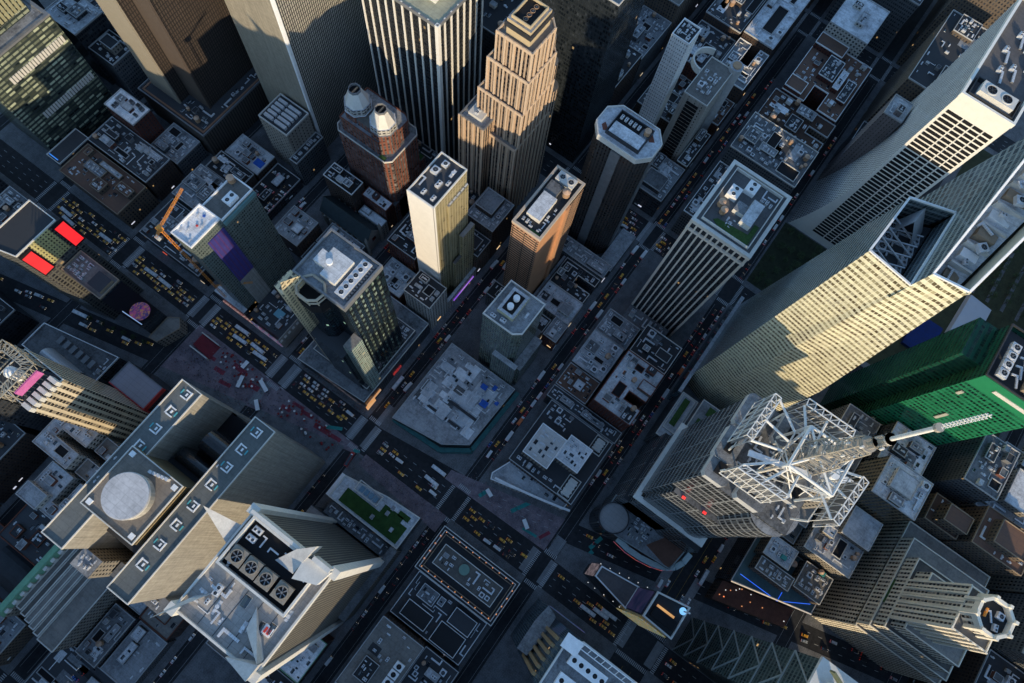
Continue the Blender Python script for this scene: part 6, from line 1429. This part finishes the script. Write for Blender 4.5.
# ------------------------------------------------------------------ people: one low continuous figure, shared between copies
def person_mesh(name, coat, pants, stride):
    mb = MB(); sk = plain('skin', (.42,.26,.18), .6, .1); rings = [(.78,.17,.12),(.98,.18,.125),(1.2,.19,.12),(1.42,.22,.12),(1.48,.12,.09),(1.52,.06,.06)]
    n = 10
    def R_(z,a,b): return [(b*math.cos(2*PI*i/n), a*math.sin(2*PI*i/n), z) for i in range(n)]
    for (z0,a0,b0),(z1,a1,b1) in zip(rings[:-1],rings[1:]):
        A, Bq = R_(z0,a0,b0), R_(z1,a1,b1)
        for i in range(n): j=(i+1)%n; mb.face([A[i],A[j],Bq[j],Bq[i]],0)
    hd = [(1.52,.055,.055),(1.57,.075,.085),(1.66,.085,.10),(1.74,.075,.09),(1.78,.03,.04)]
    for q,((z0,a0,b0),(z1,a1,b1)) in enumerate(zip(hd[:-1],hd[1:])):
        A, Bq = R_(z0,a0,b0), R_(z1,a1,b1)
        for i in range(n): j=(i+1)%n; mb.face([A[i],A[j],Bq[j],Bq[i]],2 if q < 2 else 3)
    mb.face(R_(1.78,.03,.04),3); mb.box(.09,.125,-.015,.015,1.6,1.64,2)
    for s in (-1,1):
        k = (.09,0.,0.); f = stride*s
        mb.tube((0,s*.09,.85),(f*.55+.03,s*.10,.46),.095,8,1,.07); mb.tube((f*.55+.03,s*.10,.46),(f,s*.10,.07),.07,8,1,.045); mb.box(f-.07,f+.19,s*.10-.045,s*.10+.045,0,.08,4)
        mb.tube((0,s*.21,1.42),(-f*.3,s*.27,1.12),.055,8,0,.045); mb.tube((-f*.3,s*.27,1.12),(-f*.5+.08,s*.25,.87),.045,8,0,.035)
        for q in range(4): mb.tube((-f*.5+.08,s*.25+(q-1.5)*.014,.87),(-f*.5+.11,s*.25+(q-1.5)*.018,.77-.01*(q in (1,2))),.011,5,2)
        mb.tube((-f*.5+.09,s*.23,.86),(-f*.5+.14,s*.21,.81),.012,5,2)
    return mb.mesh(name, [coat, pants, sk, plain('hair', (.03,.02,.015), .7, .2), M['black']])
coats = {'black coat':(.015,.015,.018),'white shirt':(.6,.6,.6),'red jacket':(.5,.04,.04),'blue jacket':(.04,.10,.30),'grey hoodie':(.2,.2,.21),'tan coat':(.36,.27,.17),'pale pink top':(.55,.35,.36)}
PM = []
for i,(c,rgb) in enumerate(coats.items()):
    for st_ in (.22,.02): PM.append((c, st_, person_mesh('person', plain('cloth_'+c.replace(' ','_'), rgb, .85, .1), plain(['jeans','dark_trousers'][i%2], [(.03,.05,.11),(.02,.02,.022)][i%2], .85, .1), st_)))
areas = [('on the square by the red bleachers', lambda: (rv.uniform(-22,8), rv.uniform(178,236)), 110), ('on the pavement plaza beside the drum hotel', lambda: (rv.uniform(-10,8), rv.uniform(112,176)), 75),
         ('on the open plaza under the white roof pair', lambda: (rv.uniform(34,46), rv.uniform(-46,20)), 55), ('on the paved strip by the lawn roof building', lambda: (rv.uniform(-1,7), rv.uniform(24,95)), 40),
         ('on the plaza near the drum corner', lambda: (rv.uniform(31,50), rv.uniform(-58,-48)), 20)]
for ph, f, n in areas:
    for i in range(n):
        x, y = f(); c, st_, me = rv.choice(PM); z = .158 if abs(x) < 8.4 and (y < 96 or 0) else (.02 if y > 100 or x > 29.5 else .155)
        if 45 > y and x < 29 and y < 26: z = .155
        o = bpy.data.objects.new('person', me); COL.objects.link(o); o.location = (x,y,z); o.rotation_euler = (0,0,rv.uniform(0,6.28)); o.scale = (1.0,1.0,rv.uniform(.93,1.05))
        tag(o, ('person walking in ' if st_ > .1 else 'person standing in ')+c+' '+ph, 'person', 'people '+ph)

# ------------------------------------------------------------------ trees
def leafm(name, a, b):
    m, nt, bb = newmat(name); n = ramp(nt, noise(nt, geo_pos(nt), 1.1, 3), .35, .65)
    setin(nt, bb, 'Base Color', mixc(nt, n, a, b)); bb.inputs['Roughness'].default_value = .7; return m
lf = leafm('leaves', (.025,.05,.018), (.07,.11,.035)); bark = plain('bark', (.09,.07,.05), .9, .3)
TM = []
for s in range(3):
    r_ = random.Random(40+s); t = MB(); t.tube((0,0,0),(.15,.1,3.2),.28,8,0,.2); tips = []
    for k in range(7):
        a = k*.9+r_.random()*.5; e = (math.cos(a)*r_.uniform(1.5,2.6), math.sin(a)*r_.uniform(1.5,2.6), r_.uniform(4.6,7.4)); t.tube((.12,.08,2.6+k*.12),e,.12,6,0,.04); tips.append(e)
    tips.append((0,0,8)); t.tube((.15,.1,3.2),(0,0,8),.18,6,0,.04); c = MB()
    for e in tips:
        for q in range(70):
            v = Vector((r_.gauss(0,1),r_.gauss(0,1),r_.gauss(0,1))).normalized()*r_.uniform(.5,1.5); p = Vector(e)+v; a = Vector((r_.gauss(0,1),r_.gauss(0,1),r_.gauss(0,.6))).normalized(); b = a.cross(Vector((r_.gauss(0,1),r_.gauss(0,1),r_.gauss(0,1)))).normalized(); w_ = r_.uniform(.16,.34)
            c.face([p-a*w_,p+b*w_*.6,p+a*w_,p-b*w_*.6],0)
    TM.append((t.mesh('trunk', bark), c.mesh('crown', lf)))
def tree(x, y, label, group, s=1., z=.15):
    t, c = rv.choice(TM); r = thing('tree', label, 'tree', (x,y,z), group); r.rotation_euler = (0,0,rv.uniform(0,6)); r.scale = (s,s,s)
    for nm, me in (('trunk',t),('crown',c)): o = bpy.data.objects.new(nm, me); COL.objects.link(o); o.parent = r
i = 0
for x in (312,320,328,336,344,352,360,368):
    for y in (-70,-79,-89,-99,-110): 
        if rv.random() < .7: i += 1; tree(x+rv.uniform(-2,2), y+rv.uniform(-2,2), f'{ordn(i)} leafy tree of the dark garden court before the flared white tower', 'trees of the garden court', rv.uniform(.8,1.25))
for i,y in enumerate((60,70,82,92,36,-4,-14,-24,-34)): tree(279.5, y, f'{ordn(i+1)} kerbside tree along the avenue, at the feet of octagonal and ribbed towers', 'kerbside trees', .75)
for i,x in enumerate(range(425,540,10)):
    for j,y in enumerate((-226,-238,-252,-268)): tree(x+rv.uniform(-2,2), y+rv.uniform(-2,2), f'park tree at the right edge, row {j+1}, {ordn(i+1)} from the white tent', 'park trees at the right edge', rv.uniform(.9,1.3))
for i,y in enumerate((283,292,300,308,318,328)): tree(-26-(y-283)*.24, y, f'{ordn(i+1)} small tree on the fork island beside the round screen building', 'trees on the fork island', .7)
mb = MB(); mb.prism([(352,-222),(416,-224),(414,-246),(352,-246)],.15,5,0,0,[(354,-223),(414,-225),(412,-245),(354,-245)]); tag(mb.build('tent', plain('tent_white', (.50,.53,.58), .6, .05)), 'long white event tent between crystal tower and green tower', 'tent')
mb = MB(); mb.box(340,372,-219,-196,.15,3.5,0); tag(mb.build('skating_shelter', roofmat('shelter_blue', (.02,.07,.36), .6)), 'blue roofed shelter beside the white tent', 'shelter')
for i,(x,y) in enumerate(((424,-214),(433,-214),(442,-216),(455,-222),(465,-223),(420,-205))): 
    mb = MB(); mb.box(x-2,x+2,y-3,y+3,.15,3,0); mb.prism(rect(x-2.3,x+2.3,y-3.3,y+3.3),3,4.2,1,1,rect(x-.4,x+.4,y-1.4,y+1.4)); tag(mb.build('kiosk', [M['tan'], M['r_light']]), f'{ordn(i+1)} small pale roofed kiosk near the park trees', 'kiosk', 'park kiosks')

# ------------------------------------------------------------------ crane, street lamps, traffic signals
Cn = thing('tower_crane', 'orange lattice crane climbing the corner of the billboard hotel', 'crane', (35.5,247,.15))
def lattice(a, b, w, m, name, n):
    w *= .62; mb = MB(); a = Vector(a); b = Vector(b); d = (b-a).normalized(); up = Vector((0,0,1)) if abs(d.z)<.9 else Vector((1,0,0)); x = d.cross(up).normalized()*w/2; y = x.normalized().cross(d)*w/2
    C4 = (-x-y, x-y, x+y, -x+y)
    for c in C4: mb.bar(a+c,b+c,w*.14)
    for i in range(n):
        p = a+(b-a)*i/n; q = a+(b-a)*(i+1)/n
        for j in range(4): mb.bar(p+C4[j],q+C4[(j+1)%4],w*.09); mb.bar(q+C4[j],q+C4[(j+1)%4],w*.09)
    return mb.build(name, m, Cn)
lattice((35.5,247,.2),(35.5,247,147),2.0,M['orange'],'mast',40); lattice((36,247,147),(61,250.5,153),1.8,M['orange'],'jib',9); lattice((36,247,147),(30,242,150),1.8,M['orange'],'counter_jib',3)
MB().box(34,37,245.5,248.5,145,148).build('cab', M['orange'], Cn); MB().box(29.5,31.5,241,243.5,147,150).build('counterweight', M['conc'], Cn)
lattice((35.5,243,60),(52,222,66),1.4,M['orange'],'stay_arm',8)
mb = MB(); mb.tube((0,0,0),(0,0,8.6),.13,8,0,.08); mb.tube((0,0,8.5),(2.4,0,9.0),.06,6,0); mb.box(2.0,3.0,-.2,.2,8.85,9.05,0); mb.box(2.1,2.9,-.15,.15,8.8,8.85,1,bottom=True)
lampme = mb.mesh('street_lamp', [M['dark'], plain('lamp_warm', (1,.8,.5), .4, 0, emit=2.0, ecol=(1,.75,.42))])
i = 0
for (x, rz, rd) in ((6.8,0,'7'),(31.2,PI,'7'),(279.8,0,'6'),(304.2,PI,'6')):
    for y in range(-210,420,27):
        if rd == '6' and not -60 < y < 100: continue
        if x == 31.2 and -170 < y < 95 and y > -60: continue
        if any(abs(y-s) < 8 for s in STREETS.values()): continue
        i += 1; o = bpy.data.objects.new('street_lamp', lampme); COL.objects.link(o); o.location = (x,y,.15); o.rotation_euler = (0,0,rz)
        tag(o, f'{ordn(i)} dark street lamp along '+ROADN[rd].replace('the ','',1)+(', bleacher side' if x == 6.8 else ', opposite side' if x == 31.2 else ', lower side' if x < 290 else ', upper side'), 'street lamp', 'street lamps')
# market umbrellas and kiosks on the square
um = MB(); um.tube((0,0,0),(0,0,2.4),.04,6,1); um.cyl(0,0,2.2,3.0,1.5,8,0,None,.05); ume = {c: None for c in ('red','white')}
ume['red'] = um.mesh('parasol', [plain('parasol_red', (.25,.03,.035), .8, .2), M['white']]); ume['white'] = um.mesh('parasol', [M['white'], M['grey']])
for i in range(70):
    c = 'red' if i % 3 else 'white'; x, y = rv.uniform(-8,7), rv.uniform(118,172) if i % 2 else rv.uniform(194,232)
    o = bpy.data.objects.new('parasol', ume[c]); COL.objects.link(o); o.location = (x,y,.02); o.scale = (.62,.62,.9); tag(o, f'{ordn(i//2+1)} {c} cafe parasol on the square '+('beside the drum hotel' if i % 2 else 'before the red bleachers'), 'parasol', 'parasols on the square')
for i,(x,y,a,L_) in enumerate(((-6,206,.3,9),(2,190,1.2,10),(-12,184,.9,8),(6,212,0,6),(38,-30,1.0,7),(40,5,1.2,6))):
    mb = MB(); mb.box(-L_/2,L_/2,-1.3,1.3,0,2.8,0); mb.box(-L_/2-.2,L_/2+.2,-1.5,1.5,2.8,3.1,1); k = mb.build('kiosk', [M['grey'], M['white']], None, (0,0,0)); k.location = (x,y,.02); k.rotation_euler = (0,0,a)
    tag(k, ['long white stall in front of the bleachers, nearest them','long white stall crossing the square','white stall by the dark signboard building','small white booth at the avenue kerb','white booth on the open plaza, lower','white booth on the open plaza, upper'][i], 'stall')

# the rest of the crowd, far too many to count: one mass of small walking figures on pavements and squares
cmats = [plain('crowd_'+str(i), c, .85, .1) for i, c in enumerate(((.015,.015,.02),(.55,.55,.55),(.30,.04,.04),(.05,.09,.2),(.32,.22,.15),(.5,.42,.40)))]; skm = plain('skin', (.42,.26,.18), .6, .1)
cb = MB(); rc = random.Random(77)
def figure(x, y, z):
    m_ = rc.randrange(6); a = rc.uniform(0,6.28); ca, sa = math.cos(a), math.sin(a); T_ = lambda px, py, pz: (x+px*ca-py*sa, y+px*sa+py*ca, z+pz)
    def seg(p, q, r, r2, mi, n=6): cb.tube(T_(*p), T_(*q), r, n, mi, r2)
    for s in (-1,1): seg((s*.16,s*.09,.02),(0,s*.08,.85),.06,.1,0); seg((-s*.12,s*.26,.9),(0,s*.2,1.42),.04,.06,m_)
    seg((0,0,.8),(0,0,1.15),.17,.2,m_,8); seg((0,0,1.15),(0,0,1.46),.2,.12,m_,8); seg((0,0,1.46),(0,0,1.62),.07,.11,6,8); seg((0,0,1.62),(0,0,1.78),.11,.04,0,8)
for i in range(1300):
    u = rc.random()
    if u < .38: x, y, z = rc.uniform(-24,8), rc.uniform(112,258), .02
    elif u < .52: x, y, z = rc.uniform(0,8), rc.uniform(-45,98), .16
    elif u < .66: x, y, z = rc.uniform(31,46), rc.uniform(-50,30), .02
    elif u < .76: x, y, z = rc.uniform(30,34), rc.uniform(112,180), .16
    else:
        s = rc.choice((45,44,43,46)); y = STREETS[s]+rc.choice((-1,1))*rc.uniform(6,8.4); x = rc.uniform(50,270); z = .16
    if u < .38 and x < bx(y)-14: continue
    figure(x, y, z)
cr = cb.build('crowd', cmats+[skm]); cr['kind'] = 'stuff'; cr['label'] = 'dense crowd of tiny pedestrians on the squares and pavements'; cr['category'] = 'crowd'
# ------------------------------------------------------------------ camera, sun, sky
cam = bpy.data.cameras.new('camera'); co = bpy.data.objects.new('camera', cam); COL.objects.link(co)
cam.sensor_width = 36; cam.lens = 689.05*36/1024; cam.clip_start = 1; cam.clip_end = 8000
Mx = [[-0.58945873,0.8047708,0.06987385],[-0.7629746,-0.58307674,0.27909007],[0.26534535,0.11120011,0.95771936]]
# columns of Mx are world (west, south, up) axes seen from the camera
rot = Matrix([[-Mx[0][0],-Mx[1][0],-Mx[2][0]],[-Mx[0][1],-Mx[1][1],-Mx[2][1]],[Mx[0][2],Mx[1][2],Mx[2][2]]])
co.matrix_world = Matrix.Translation((0,0,525)) @ rot.to_4x4()
sc.camera = co
SUN_EL = math.radians(15); sd = Vector((-.72,-.69,0)).normalized()
dirv = Vector((sd.x*math.cos(SUN_EL), sd.y*math.cos(SUN_EL), math.sin(SUN_EL)))
sl = bpy.data.lights.new('sun','SUN'); sl.energy = 5.0; sl.angle = math.radians(.5); sl.color = (1,.80,.52)
so = bpy.data.objects.new('sun', sl); COL.objects.link(so); so.rotation_euler = dirv.to_track_quat('Z','Y').to_euler(); so.location = (0,0,900)
w = bpy.data.worlds.new('World'); sc.world = w; w.use_nodes = True
nt = w.node_tree; bg = nt.nodes['Background']
st = nt.nodes.new('ShaderNodeTexSky'); st.sky_type = 'NISHITA'; st.sun_disc = False
st.sun_elevation = SUN_EL; st.sun_rotation = math.atan2(sd.x, sd.y); st.air_density = 1.2; st.dust_density = .15; st.ozone_density = 3.2
nt.links.new(st.outputs[0], bg.inputs[0]); bg.inputs[1].default_value = .28
sc.view_settings.view_transform = 'Standard'; sc.view_settings.look = 'None'; sc.view_settings.exposure = 0; sc.view_settings.gamma = 1
sc.cycles.max_bounces = 5; sc.cycles.diffuse_bounces = 3; sc.cycles.glossy_bounces = 3; sc.cycles.use_denoising = True
